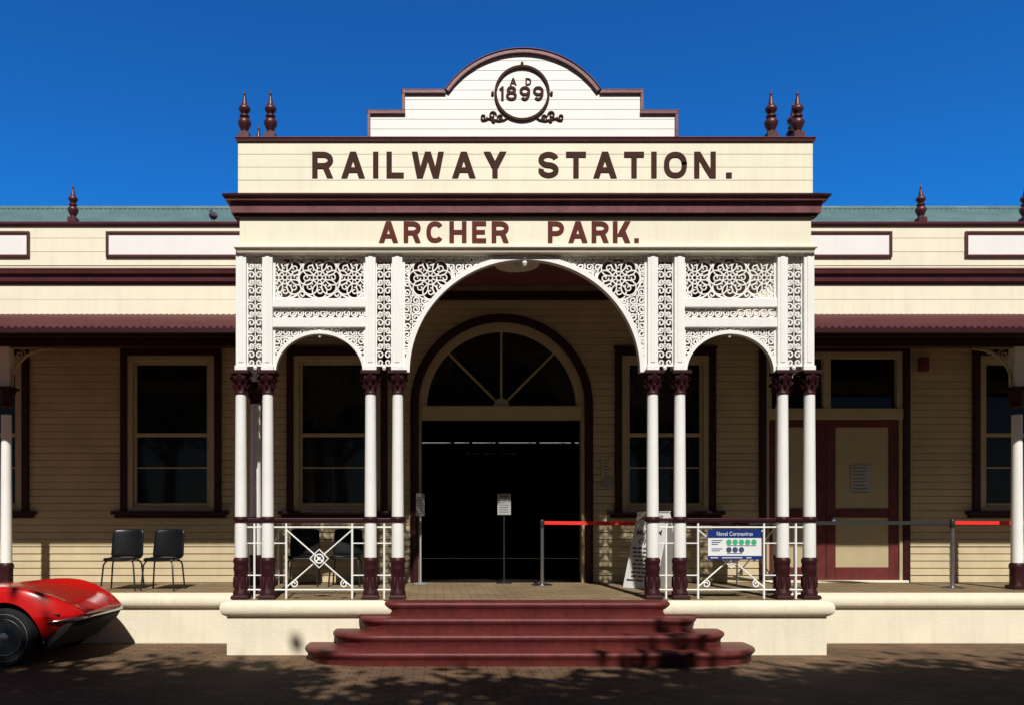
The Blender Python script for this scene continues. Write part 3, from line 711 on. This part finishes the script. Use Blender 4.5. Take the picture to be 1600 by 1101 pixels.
# ------------------------------------------------------------------ balustrades
def balustrade(label, xf, u0, u1, loc, full, group=None):
    t = thing('balustrade', label, 'railing', loc, 0, group)
    g = MB(xf); zt_ = FL+1.0
    g.box(u0, u1, -.03, .03, zt_-.03, zt_+.015); g.box(u0, u1, -.02, .02, zt_-.045, zt_-.031); g.build('handrail', MAROOND, t, bevel=.008)
    g = MB(xf); R = .0095
    def bar(a, b, r=R): g.tube((a[0], 0, a[1]), (b[0], 0, b[1]), r, 6)
    zr = FL+.90; zl = FL+.12
    if full:
        a, b = u0+.15, u1-.15
        for u in (a, b): bar((u, FL+.006), (u, zt_-.045), .014)
        for z in (zr, zl): bar((u0, z), (u1, z), .011)
        um, zm = (a+b)/2, FL+.51
        bar((a, zr-.03), (b, zl+.03))
        g.tube((a, .020, zl+.03), (b, .020, zr-.03), R, 6)
        g.ribbon(ring(um, zm, .055, 20), .016, -.02, .03); g.disc(um, zm, .022, -.025, .032, 10)
        for q in (.115,): g.ribbon([(um-q, zm), (um, zm+q), (um+q, zm), (um, zm-q), (um-q, zm)], .014, -.013, .012)
        for sx in (-1, 1):
            g.ribbon(spiral(um+sx*(b-a)*.38, zl+.075, .05, PI/2, 1.3, sx, 14), .013, -.012+jit(), .012)
        for u in (u0+.075, u1-.075): bar((u0 if u < um else b, FL+.70), (a if u < um else u1, FL+.70), .008); bar((u0 if u < um else b, FL+.30), (a if u < um else u1, FL+.30), .008)
    else:
        um = (u0+u1)/2
        for z in (zr, zl): bar((u0, z), (u1, z), .011)
        bar((um, FL+.006), (um, zt_-.045), .014)
        for z in (FL+.3, FL+.7): bar((u0, z), (u1, z), .008)
    g.build('lattice', WHITE, t)
    return t
cx_ = sorted(COLX); rr = .08
names = ['narrow white railing between the two leftmost front columns', 'white crossed lattice railing in the left front bay before the chairs', 'narrow white railing between the paired columns left of the steps', None,
         'narrow white railing between the paired columns right of the steps', 'white crossed lattice railing in the right front bay behind the blue banner', 'narrow white railing between the two rightmost front columns']
for i in range(7):
    if i == 3: continue
    u0, u1 = cx_[i]+rr, cx_[i+1]-rr
    balustrade(names[i], at_plane(0), u0, u1, ((u0+u1)/2, 0, FL), i in (1, 5))
for k, xo in enumerate(XO):
    w = 'left' if k == 0 else 'right'
    balustrade('white lattice railing along the %s side of the porch running back to the wall' % w, side_plane(xo), .90, 2.54, (xo, 1.7, FL), True)
    balustrade('short white railing behind the %s front corner column of the porch' % w, side_plane(xo), .08, .74, (xo, .4, FL), False)

# health notice banner
bx0, bx1, bz0, bz1 = X(1106.5, 9.94), X(1190, 9.94), Z(873.5, 9.94), Z(826.5, 9.94); by = -.055
bn = thing('notice_banner', 'white and blue health notice with green dots tied to the right railing', 'sign', ((bx0+bx1)/2, by, bz0))
g = MB(); g.box(bx0, bx1, by, by+.012, bz0, bz1); g.build('board', PAPER, bn)
zh = Z(839.2, 9.94)
g = MB(); g.box(bx0-.001, bx1+.001, by-.004, by-.0005, zh, bz1+.001); g.build('header_band', BLUE, bn)
g = MB(); g.box(bx0, bx1, by-.004, by-.0005, bz0, Z(867.5, 9.94)); g.build('footer_band', BLUE, bn)
g = MB(); g.text('Novel Coronavirus', X(1120, 9.94), X(1176, 9.94), Z(836.2, 9.94), Z(829.8, 9.94), by-.0045, .002, .0, 1.05); g.build('lettering', PAPER, bn)
g = MB(); 
for r0, y_ in enumerate((843, 846, 849)): g.box(X(1112, 9.94), X(1112+(17, 14, 10)[r0], 9.94), by-.003, by-.0005, Z(y_+1, 9.94), Z(y_, 9.94))
for r0, y_ in enumerate((856, 859)): g.box(X(1112, 9.94), X(1112+(17, 13)[r0], 9.94), by-.003, by-.0005, Z(y_+1, 9.94), Z(y_, 9.94))
g.box(X(1136, 9.94), X(1182, 9.94), by-.003, by-.0005, Z(852, 9.94), Z(851.2, 9.94)); g.box(X(1136, 9.94), X(1160, 9.94), by-.003, by-.0005, Z(864.2, 9.94), Z(863.4, 9.94))
g.build('small_print', BLUE, bn)
g = MB()
for x0_, x1_, y_ in ((1110, 1122, 870.5), (1128, 1160, 870.5), (1166, 1174, 870.5)): g.box(X(x0_, 9.94), X(x1_, 9.94), by-.006, by-.0042, Z(y_+.6, 9.94), Z(y_-.6, 9.94))
g.build('small_print', PAPER, bn)
for j in range(5):
    g = MB(); g.disc(X(1139+9.8*j, 9.94), Z(846, 9.94), .034, by-.004, by-.0005, 18); g.build('green_dot', GREEN, bn)
for j in range(3):
    g = MB(); g.disc(X(1139+9.8*j, 9.94), Z(858, 9.94), .034, by-.004, by-.0005, 18); g.build('dark_dot', NAVY, bn)

# ------------------------------------------------------------------ chairs
def make_chair():
    r = thing('chair', '', 'chair')
    s_ = MB(); nu, nv = 8, 7
    idx = []
    for j in range(nv+1):
        v = j/nv; row = []
        for i in range(nu+1):
            u = -1+2*i/nu
            w = .232*(1-.07*abs(v-.4)**2*2)
            yy = -.20+.40*v + (.02*abs(u)**4 if v < .3 else -.015*abs(u)**4)
            zz = .445 + .015*abs(u)**3 - .014*math.sin(v*PI) - (.035*(1-v/.15) if v < .15 else 0)
            row.append(s_.av((u*w, yy, zz)))
        idx.append(row)
    for j in range(nv):
        for i in range(nu): s_.af((idx[j][i], idx[j][i+1], idx[j+1][i+1], idx[j+1][i]))
    s_.build('seat', BLACKP, r, smooth='all', solid=.028, subsurf=1)
    b = MB(); idx = []
    for j in range(nv+1):
        v = j/nv; row = []
        for i in range(nu+1):
            u = -1+2*i/nu
            w = .232-.012*v; zz = .455+.41*v - .022*abs(u)**6*max(0, v-.6)/.4
            yy = .19+.10*v - .035*abs(u)**2.2*(.3+.7*v)
            row.append(b.av((u*w, yy, zz)))
        idx.append(row)
    for j in range(nv):
        for i in range(nu): b.af((idx[j][i], idx[j][i+1], idx[j+1][i+1], idx[j+1][i]))
    b.build('backrest', BLACKP, r, smooth='all', solid=.024, subsurf=1)
    for sx in (-1, 1):
        for sy in (-1, 1):
            g = MB(); g.sweep([(sx*.15, sy*.13, .425), (sx*.185, sy*.165, .405), (sx*.205, sy*.19, .36), (sx*.235, sy*.215, .0)], .0125, 8); g.build('leg', BLACKM, r, smooth=True)
    g = MB(); g.tube((-.185, -.13, .42), (.185, -.13, .42), .010); g.tube((-.185, .13, .42), (.185, .13, .42), .010); g.build('seat_frame', BLACKM, r)
    return r
ch = make_chair()
def feet(px, D): return (X(px, D), D-10, FL+.006)
cl = [(192, 11.4, .06, 'black plastic chair by the left window, left one of the open pair'), (255, 11.4, -.05, 'black plastic chair by the left window, right one of the open pair'),
      (474, 12.1, .05, 'black plastic chair behind the left lattice railing, nearer the corner columns'), (541, 12.1, -.03, 'black plastic chair behind the left lattice railing, nearer the doorway')]
for i, (px, D, rz, lab) in enumerate(cl):
    o = ch if i == 0 else copy_tree(ch)
    o.location = feet(px, D); o.rotation_euler = (0, 0, rz); tag(o, lab, 'chair', 'black chairs along the front wall')

# ------------------------------------------------------------------ queue barriers
def barrier(label, p, postmat, belts):
    t = thing('barrier_post', label, 'queue barrier', p, 0, 'queue barrier posts with belts')
    x, y, z = p
    g = MB(); g.lathe([(0, 0), (.165, 0), (.165, .012), (.14, .022), (.05, .035), (.0, .036)], x, y, z, 28); g.build('base', BLACKM if postmat is BLACKM else STEEL, t, smooth=True)
    g = MB(); g.lathe([(.028, .03), (.028, .90), (.0, .901)], x, y, z, 16); g.build('post', postmat, t, smooth=True)
    g = MB(); g.lathe([(.0, .88), (.034, .88), (.036, .89), (.036, .99), (.03, 1.0), (0, 1.004)], x, y, z, 16); g.build('head', BLACKM, t, smooth=True)
    for (q, m_) in belts:
        g = MB(); N = 12
        a = Vector((x, y, z+.955)); b = Vector(q)+Vector((0, 0, .955)); d = (b-a); d2 = Vector((-d.y, d.x, 0)).normalized()*.0015
        a = a+d.normalized()*.036; b = b-d.normalized()*.036
        g.loops([[c-d2-Vector((0, 0, .027)), c-d2+Vector((0, 0, .027)), c+d2+Vector((0, 0, .027)), c+d2-Vector((0, 0, .027))] for c in [a.lerp(b, k/N)-Vector((0, 0, .006*4*(k/N)*(1-k/N))) for k in range(N+1)]])
        g.build('belt', m_, t)
b1 = feet(847, 12.2); b2 = feet(1050, 12.1); b3 = feet(1488, 11.75); b4 = feet(1775, 11.7)
barrier('steel belt barrier post standing by the right jamb of the arched doorway', b1, STEEL, [(b2, REDBELT)])
barrier('belt barrier post behind the folding board where red belt meets black', b2, BLACKM, [(b3, BLACKBELT)])
barrier('belt barrier post right of the side door with red belt running rightward', b3, STEEL, [(b4, REDBELT)])
barrier('belt barrier post at the far right end of the red belt', b4, STEEL, [])

# sign stands in the doorway
p = feet(787.5, 12.6)
t = thing('sign_stand', 'slim black stand holding a pale notice in the middle of the doorway', 'sign', p)
g = MB(); g.lathe([(0, 0), (.13, 0), (.13, .01), (.03, .025), (0, .026)], p[0], p[1], p[2], 24); g.build('base', STEEL, t, smooth=True)
g = MB(); g.lathe([(.014, .02), (.014, 1.10), (0, 1.101)], p[0], p[1], p[2], 12); g.build('post', BLACKM, t, smooth=True)
g = MB(); g.box(p[0]-.105, p[0]+.105, p[1]-.03, p[1]-.016, p[2]+1.08, p[2]+1.41); g.build('notice', PAPERD, t)
g = MB()
for k in range(7): g.box(p[0]-.08, p[0]+random.uniform(.02, .08), p[1]-.033, p[1]-.0302, p[2]+1.12+.037*k, p[2]+1.128+.037*k)
g.box(p[0]-.07, p[0]+.07, p[1]-.033, p[1]-.0302, p[2]+1.365, p[2]+1.385); g.build('print', INK, t)
p = feet(657, 12.5)
t = thing('sign_stand', 'pale grey stand with a narrow notice beside the left jamb of the doorway', 'sign', p)
g = MB(); g.lathe([(0, 0), (.13, 0), (.13, .01), (.03, .025), (0, .026)], p[0], p[1], p[2], 24); g.build('base', GREYBOX, t, smooth=True)
g = MB(); g.lathe([(.015, .02), (.015, 1.08), (0, 1.081)], p[0], p[1], p[2], 12); g.build('post', PAPERD, t, smooth=True)
g = MB(); xf = lambda v: (p[0]+v.x*.5, p[1]+v.x*.86+v.y, v.z)
g.xf = xf; g.box(-.13, .13, -.03, -.016, p[2]+1.06, p[2]+1.41); g.build('notice', PAPERD, t)
g = MB(xf)
for k in range(7): g.box(-.1, .07, -.034, -.031, p[2]+1.1+.04*k, p[2]+1.108+.04*k)
g.build('print', INK, t)

# folding A-frame board
p = feet(1021, 11.75)
def lean(sgn):
    c, s_ = math.cos(math.radians(-58)), math.sin(math.radians(-58))
    def xf(v):       # v.x across, v.z up the slope (0..1.16), v.y out of face
        yy = sgn*(-.31*(1-v.z/1.16)) + v.y*sgn*1.0; zz = v.z*.965
        xx = v.x
        return (p[0]+xx*c-yy*s_, p[1]+xx*s_+yy*c, p[2]+zz)
    return xf
t = thing('folding_board', 'white folding board with grey lettering standing by the paired columns right of the doorway', 'sign', p)
g = MB(lean(1)); g.box(-.31, .31, -.0, .016, .0, 1.16); g.build('front_board', PAPER, t)
g = MB(lean(-1)); g.box(-.31, .31, -.0, .016, .0, 1.155); g.build('rear_board', PAPER, t)
for (w, a, b, z0_, z1_) in (('ARCHER', -.22, .22, 1.03, 1.10), ('PARK', -.15, .15, .92, .99), ('MUSEUM', -.24, .24, .80, .88), ('OPEN', -.17, .17, .66, .74)):
    g = MB(lean(1)); g.text(w, a, b, z0_, z1_, -.001, .003, .01); g.build('lettering', INK, t)
g = MB(lean(1))
for k in range(9):
    q = random.uniform(.16, .27); n_ = random.randint(3, 5); x_ = -q
    for j in range(n_):
        w_ = 2*q/n_; g.box(x_, x_+w_*.8, -.004, -.001, .585-.06*k, .612-.06*k); x_ += w_
g.build('small_print', INK, t)

# wall notices, door notice, alarm
def flat_sign(name, label, cat, x0, x1, y0, y1, yw, mat, lines=0, D=WD):
    a, b, c, d = X(x0, D), X(x1, D), Z(y1, D), Z(y0, D)
    t = thing(name, label, cat, ((a+b)/2, yw, c))
    g = MB(); g.box(a, b, yw-.012, yw, c, d); g.build('sheet', mat, t)
    if lines:
        g = MB()
        for k in range(lines):
            z = d-.04-(d-c-.06)*k/max(1, lines-1); g.box(a+.03, b-.03-random.uniform(0, .08), yw-.015, yw-.0125, z-.006, z+.006)
        g.build('print', INK, t)
    return t
flat_sign('wall_notice', 'framed paper notice on the wall right of the arched doorway', 'notice', 939, 959, 714, 745, WY-.018, CREAMF, 6)
flat_sign('wall_box', 'small grey box under the paper notice right of the doorway', 'box', 940, 957, 748, 761, WY-.018, GREYBOX)
flat_sign('door_notice', 'pale paper sheet taped to the side door right of the portico', 'notice', 1330, 1362, 726, 770, WY+.02, PAPERD, 8)
a, b, c, d = wx(1433), wx(1447), wz(581), wz(559)
t = thing('fire_alarm', 'small red alarm box high on the wall right of the side door', 'alarm', ((a+b)/2, WY-.02, c))
g = MB(); g.box(a, b, WY-.09, WY-.01, c, d); g.build('housing', ALARM, t, bevel=.01)
g = MB(); g.disc((a+b)/2, (c+d)/2, .045, WY-.10, WY-.09, 16); g.build('lens', ALARM, t)

# pigeon on the roof edge
bp = (wx(333), WY+.02, wz(347))
pts = [(-.15, 0, .05), (-.10, 0, .065), (-.05, 0, .085), (.0, 0, .105), (.05, 0, .13), (.085, 0, .165), (.10, 0, .195), (.115, 0, .215), (.135, 0, .213), (.155, 0, .206)]
g = MB(lambda v: (bp[0]+v.x*math.cos(2.2)-v.y*math.sin(2.2), bp[1]+v.x*math.sin(2.2)+v.y*math.cos(2.2), bp[2]+v.z))
g.sweep(pts, [.012, .028, .05, .062, .058, .038, .028, .028, .016, .003], 12)
for sy in (-.022, .022): g.tube((.01, sy, .08), (.015, sy, .0), .005, 6)
bo = g.build('pigeon', BIRDM, None, smooth=True)
for v in bo.data.vertices: v.co -= Vector(bp)
bo.location = bp; tag(bo, 'dark grey pigeon perched on the parapet left of the portico', 'bird')

# ------------------------------------------------------------------ the red car (nose to the right)
carx, cary = X(10, 8.95), -.30
CARO = Vector((carx, cary, 0))
car = thing('sports_car', 'red classic sports car with chrome bumper parked by the left platform', 'car', CARO)
secs = [(.80, .53, .560, .590, .588), (.796, .54, .552, .594, .592), (.75, .60, .505, .622, .615), (.66, .69, .43, .683, .66), (.52, .77, .325, .77, .72), (.33, .825, .22, .855, .76), (.1, .845, .17, .91, .785), (-.15, .85, .17, .91, .81), (-.5, .84, .17, .865, .84), (-.9, .81, .17, .83, .86), (-1.4, .80, .17, .83, .87),
        (-1.9, .82, .17, .87, .87), (-2.3, .86, .18, .92, .88), (-2.6, .86, .21, .925, .88), (-3.0, .83, .30, .90, .87), (-3.3, .76, .40, .86, .84), (-3.42, .70, .46, .80, .79)]
def half(w, zb, zc, zh):
    h = zc-zb
    return [(0, zb), (.65*w, zb), (.84*w, zb+.01), (w*.94, zb+.20*h), (w*.995, zb+.50*h), (w, zb+.56*h), (.955*w, zc-.18*h), (.91*w, zc-.03*h), (.865*w, zc), (.74*w, (zc*1.4+zh)/2.4), (.55*w, zh+.008), (0, zh+.015)]
cm = MB()
L = []
for (x, w, zb, zc, zh) in secs:
    h = half(w, zb, zc, zh)
    L.append([(x, y, z) for y, z in h] + [(x, -y, z) for y, z in h[-2:0:-1]])
cm.loops(L)
cb = cm.build('tmp', [CARRED, RUBBER], None, smooth='all', subsurf=2)
wells = MB(); wells.cur = 1
for (wx_, sy) in ((0, -1), (0, 1), (-2.5, -1), (-2.5, 1)):
    n = 40; L = [[(wx_+.385*math.cos(k*2*PI/n), sy*yy, .345+.385*math.sin(k*2*PI/n)) for k in range(n)] for yy in (.58, 1.1)]
    wells.loops(L)
wo = wells.build('tmp2', [CARRED, RUBBER], None)
bm_ = cb.modifiers.new('cut', 'BOOLEAN'); bm_.operation = 'DIFFERENCE'; bm_.object = wo; bm_.solver = 'EXACT'
bpy.context.view_layer.update()
me = bpy.data.meshes.new_from_object(cb.evaluated_get(bpy.context.evaluated_depsgraph_get()))
me.polygons.foreach_set('use_smooth', [True]*len(me.polygons)); me.set_sharp_from_angle(angle=math.radians(35))
bpy.data.objects.remove(cb); bpy.data.objects.remove(wo)
me.name = 'body'; body = bpy.data.objects.new('body', me); COL.objects.link(body); body.parent = car
def carpart(mb, name, mat, parent=None, **k):
    o = mb.build(name, mat, None, **k); o.parent = parent or car; return o
def prof(x):
    for (a, b) in zip(secs[:-1], secs[1:]):
        if b[0] <= x <= a[0]:
            t = (a[0]-x)/(a[0]-b[0]); return [a[i]+(b[i]-a[i])*t for i in range(5)]
# bumper, tucked under the nose line
g = MB(); xs = [.46, .53, .60, .67, .74, .785]
pr = [(x, -(prof(x)[1]-.012), .50+.10*(x-.46)) for x in xs]
pts = pr + [(.808, -.42, .540), (.815, 0, .540), (.808, .42, .540)] + [(x, -y, z) for x, y, z in reversed(pr)]
g.sweep(pts, [.005, .012, .016, .018, .019, .019, .019, .019, .019, .019, .019, .018, .016, .012, .005], 10, 1.0); carpart(g, 'bumper', CHROME, smooth='all')
g = MB(); g.sweep([(.70, -.55, .47), (.735, 0, .475), (.70, .55, .47)], .035, 8); carpart(g, 'grille', RUBBER, smooth='all')
g = MB(); g.loops([[(.72, y, .50), (.66, y, .40), (.52, y, .29), (.40, y, .17), (.36, y, .20), (.50, y, .36), (.62, y, .47)] for y in (-.70, .70)]); carpart(g, 'front_valance', RUBBER)
for sy in (-1, 1):
    g = MB(); x = .54; w = prof(x)[1]; g.box(x-.05, x+.05, sy*(w-.014)-.012, sy*(w-.014)+.012, .585, .60); carpart(g, 'marker_lamp', ALARM, bevel=.004)
# cabin
cab = [(-.95, .62, .86, .87), (-1.35, .60, .86, 1.14), (-1.55, .585, .86, 1.19), (-1.95, .575, .86, 1.20), (-2.25, .56, .86, 1.14), (-2.75, .52, .86, .90)]
g = MB(); g.loops([[(x, -w, z0), (x, -w*.86, z1-.04), (x, -w*.6, z1), (x, w*.6, z1), (x, w*.86, z1-.04), (x, w, z0)] for x, w, z0, z1 in cab]); carpart(g, 'windscreen', GLASS, smooth=True)
g = MB(); g.loops([[(x, -w*.88, z1-.035), (x, -w*.6, z1+.012), (x, w*.6, z1+.012), (x, w*.88, z1-.035)] for x, w, z0, z1 in cab[1:5]]); carpart(g, 'cabin_roof', CARRED, smooth=True)
for sy in (-1, 1):
    g = MB(); g.sweep([(-.92, sy*.60, .87), (-1.35, sy*.53, 1.125), (-1.55, sy*.51, 1.165)], .022, 8); carpart(g, 'windscreen_pillar', CARRED, smooth=True)
    g = MB(); g.box(-1.95, -1.8, sy*.80-.02, sy*.80+.02, .72, .745); carpart(g, 'door_handle', CHROME, bevel=.005)
# wheels
def wheel(x, sy):
    yo = sy*.80
    def xf(v): return (x+v.x, yo+sy*v.z, .335+v.y)
    g = MB(xf); g.lathe([(.225, -.19), (.30, -.20), (.325, -.17), (.333, -.10), (.325, -.03), (.305, -.002), (.26, .008), (.205, -.002), (.195, -.05)], 0, 0, 0, 48)
    w = carpart(g, 'wheel', RUBBER, smooth=True)
    g = MB(xf); g.lathe([(.208, .004), (.202, .010), (.190, .004), (.178, -.05), (.15, -.08), (.0, -.08)], 0, 0, 0, 48); carpart(g, 'rim', RIMM, w, smooth=True)
    g = MB(xf)
    for k in range(5):
        a = k*2*PI/5+.3; c, s_ = math.cos(a), math.sin(a)
        g.loops([[(r*c-hw*s_, r*s_+hw*c, zz), (r*c+hw*s_, r*s_-hw*c, zz), (r*c+hw*s_, r*s_-hw*c, zz-.03), (r*c-hw*s_, r*s_+hw*c, zz-.03)] for r, hw, zz in ((.04, .03, -.02), (.11, .028, -.025), (.185, .036, -.035))])
    carpart(g, 'spokes', SPOKEM, w, bevel=.004)
    g = MB(xf); g.lathe([(.065, -.03), (.06, .0), (.045, .008), (.0, .012)], 0, 0, 0, 20); carpart(g, 'hub_cap', SPOKEM, w, smooth=True)
    L_ = [[(r*math.cos(k*2*PI/48), r*math.sin(k*2*PI/48), z_) for k in range(49)] for r, z_ in ((.261, .0105), (.265, .0097))]
    g = MB(xf); g.loops(L_, close=False, cap0=False, cap1=False); carpart(g, 'tyre_stripe', GREYBOX, w)
for x in (0, -2.5):
    for sy in (-1, 1): wheel(x, sy)

# ------------------------------------------------------------------ shade trees behind the viewpoint, plus an added far row
def tree_mesh(seed):
    rnd = random.Random(seed)
    t = MB(); t.sweep([(0, 0, -.05), (.05, 0, 1.2), (-.05, .1, 2.6), (.1, .1, 4.0), (0, .2, 5.6)], [.30, .23, .19, .15, .06], 12)
    L = MB(); clumps = []
    for k in range(9):
        a = k*2*PI/9+rnd.uniform(-.3, .3); z0 = rnd.uniform(3.4, 4.8); e = rnd.uniform(1.4, 2.6)
        tip = (e*math.cos(a), e*math.sin(a)*.8, z0+rnd.uniform(1.2, 2.6)); t.sweep([(0, .1, z0), (tip[0]*.45, tip[1]*.45, z0+.7), tip], [.08, .055, .015], 6); clumps.append(tip)
    for k in range(80):
        while True:
            q = Vector((rnd.uniform(-1, 1), rnd.uniform(-1, 1), rnd.uniform(-1, 1)))
            if .2 < q.length < 1: break
        clumps.append((q.x*2.9, q.y*2.1, 6.4+q.z*1.8))
    for c in clumps:
        R = rnd.uniform(.45, .85)
        for j in range(95):
            q = Vector((rnd.gauss(0, .5), rnd.gauss(0, .5), rnd.gauss(0, .4)))*R + Vector(c)
            d = Vector((rnd.uniform(-1, 1), rnd.uniform(-1, 1), rnd.uniform(-1, 1))).normalized(); e = d.cross(Vector((rnd.uniform(-1, 1), rnd.uniform(-1, 1), rnd.uniform(-1, 1)))).normalized()
            a, b = rnd.uniform(.11, .19), rnd.uniform(.06, .10)
            L.quad(q-d*a, q-e*b, q+d*a, q+e*b)
    return t, L
tt, tl = tree_mesh(3)
NR = 'broad shade tree behind the viewpoint, %s from the left in the near row'
spots = [(-8.4, -9.8, 0, 1, NR % 'first'), (-5.7, -9.45, 2.2, 1, NR % 'second'), (-3.0, -9.55, PI, 1, NR % 'third'), (.9, -10.2, .25, 1, NR % 'fourth'), (3.6, -9.6, 1.2, 1, NR % 'fifth'), (6.6, -9.55, PI-.2, 1, NR % 'sixth'), (9.8, -9.7, .1, 1, NR % 'seventh'),
         (-13, -19.5, .6, 1.75, 'tall unseen tree added to block low sky, leftmost of the far row'), (-5, -18.5, 2.6, 1.75, 'tall unseen tree added to block low sky, second from left in the far row'),  # far row is added out of view to cut sky fill on the verandah
         (3.0, -19, -.4, 1.75, 'tall unseen tree added to block low sky, second from right in the far row'), (11, -18.5, 3.5, 1.75, 'tall unseen tree added to block low sky, rightmost of the far row')]
t0 = thing('shade_tree', '', 'tree'); tt.build('trunk', BARK, t0, smooth=True); tl.build('crown', LEAF, t0)
for i, (x, y, rz, sc_, lab) in enumerate(spots):
    o = t0 if i == 0 else copy_tree(t0); o.location = (x, y, 0); o.rotation_euler = (0, 0, rz); o.scale = (sc_, sc_, sc_); tag(o, lab, 'tree', 'shade trees across the forecourt')

# ------------------------------------------------------------------ light, sky, camera
EL = math.radians(48); AZ = math.radians(3)
sun = bpy.data.lights.new('sun', 'SUN'); sun.energy = 5.0; sun.angle = math.radians(.7); sun.color = (1, .965, .90)
so = bpy.data.objects.new('sun', sun); COL.objects.link(so); so.rotation_euler = (PI/2-EL, 0, AZ)
w = bpy.data.worlds.new('World'); S.world = w; w.use_nodes = True
n = w.node_tree.nodes; l = w.node_tree.links; bg = n['Background']
sky = n.new('ShaderNodeTexSky'); sky.sky_type = 'NISHITA'; sky.sun_disc = False; sky.sun_elevation = EL; sky.sun_rotation = PI - AZ
sky.air_density = 1.0; sky.dust_density = .1; sky.ozone_density = 4.0; sky.altitude = 200
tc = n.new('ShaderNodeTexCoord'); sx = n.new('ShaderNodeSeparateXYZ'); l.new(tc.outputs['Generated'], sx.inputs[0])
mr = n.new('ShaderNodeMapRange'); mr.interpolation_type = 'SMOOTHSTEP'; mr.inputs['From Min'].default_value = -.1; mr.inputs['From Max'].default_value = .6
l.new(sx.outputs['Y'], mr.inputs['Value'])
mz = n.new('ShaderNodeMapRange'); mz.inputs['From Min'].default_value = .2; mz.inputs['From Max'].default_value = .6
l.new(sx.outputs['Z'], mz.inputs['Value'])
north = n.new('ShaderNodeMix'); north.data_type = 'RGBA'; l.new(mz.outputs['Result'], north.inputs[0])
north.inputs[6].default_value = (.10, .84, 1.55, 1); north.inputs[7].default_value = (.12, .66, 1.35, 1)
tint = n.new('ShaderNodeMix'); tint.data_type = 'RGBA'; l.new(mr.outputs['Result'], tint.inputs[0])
tint.inputs[6].default_value = (.15, .18, .21, 1); l.new(north.outputs[2], tint.inputs[7])  # sun-side half of the sky dimmed to cut fill on the facade
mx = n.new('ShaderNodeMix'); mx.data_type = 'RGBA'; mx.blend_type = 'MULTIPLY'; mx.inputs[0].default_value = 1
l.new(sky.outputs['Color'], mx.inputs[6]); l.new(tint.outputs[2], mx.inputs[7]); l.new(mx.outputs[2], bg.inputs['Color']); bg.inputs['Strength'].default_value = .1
cam = bpy.data.cameras.new('camera'); cam.lens = 36*F/1600; cam.sensor_width = 36; cam.sensor_fit = 'HORIZONTAL'
cam.shift_x = (800-PXC)/1600; cam.shift_y = (PH-550.5)/1600; cam.clip_end = 2000; cam.clip_start = .05
co = bpy.data.objects.new('camera', cam); COL.objects.link(co); co.location = (0, -10, EYE); co.rotation_euler = (PI/2, 0, 0); S.camera = co
S.view_settings.view_transform = 'Standard'; S.view_settings.look = 'None'; S.view_settings.exposure = 0
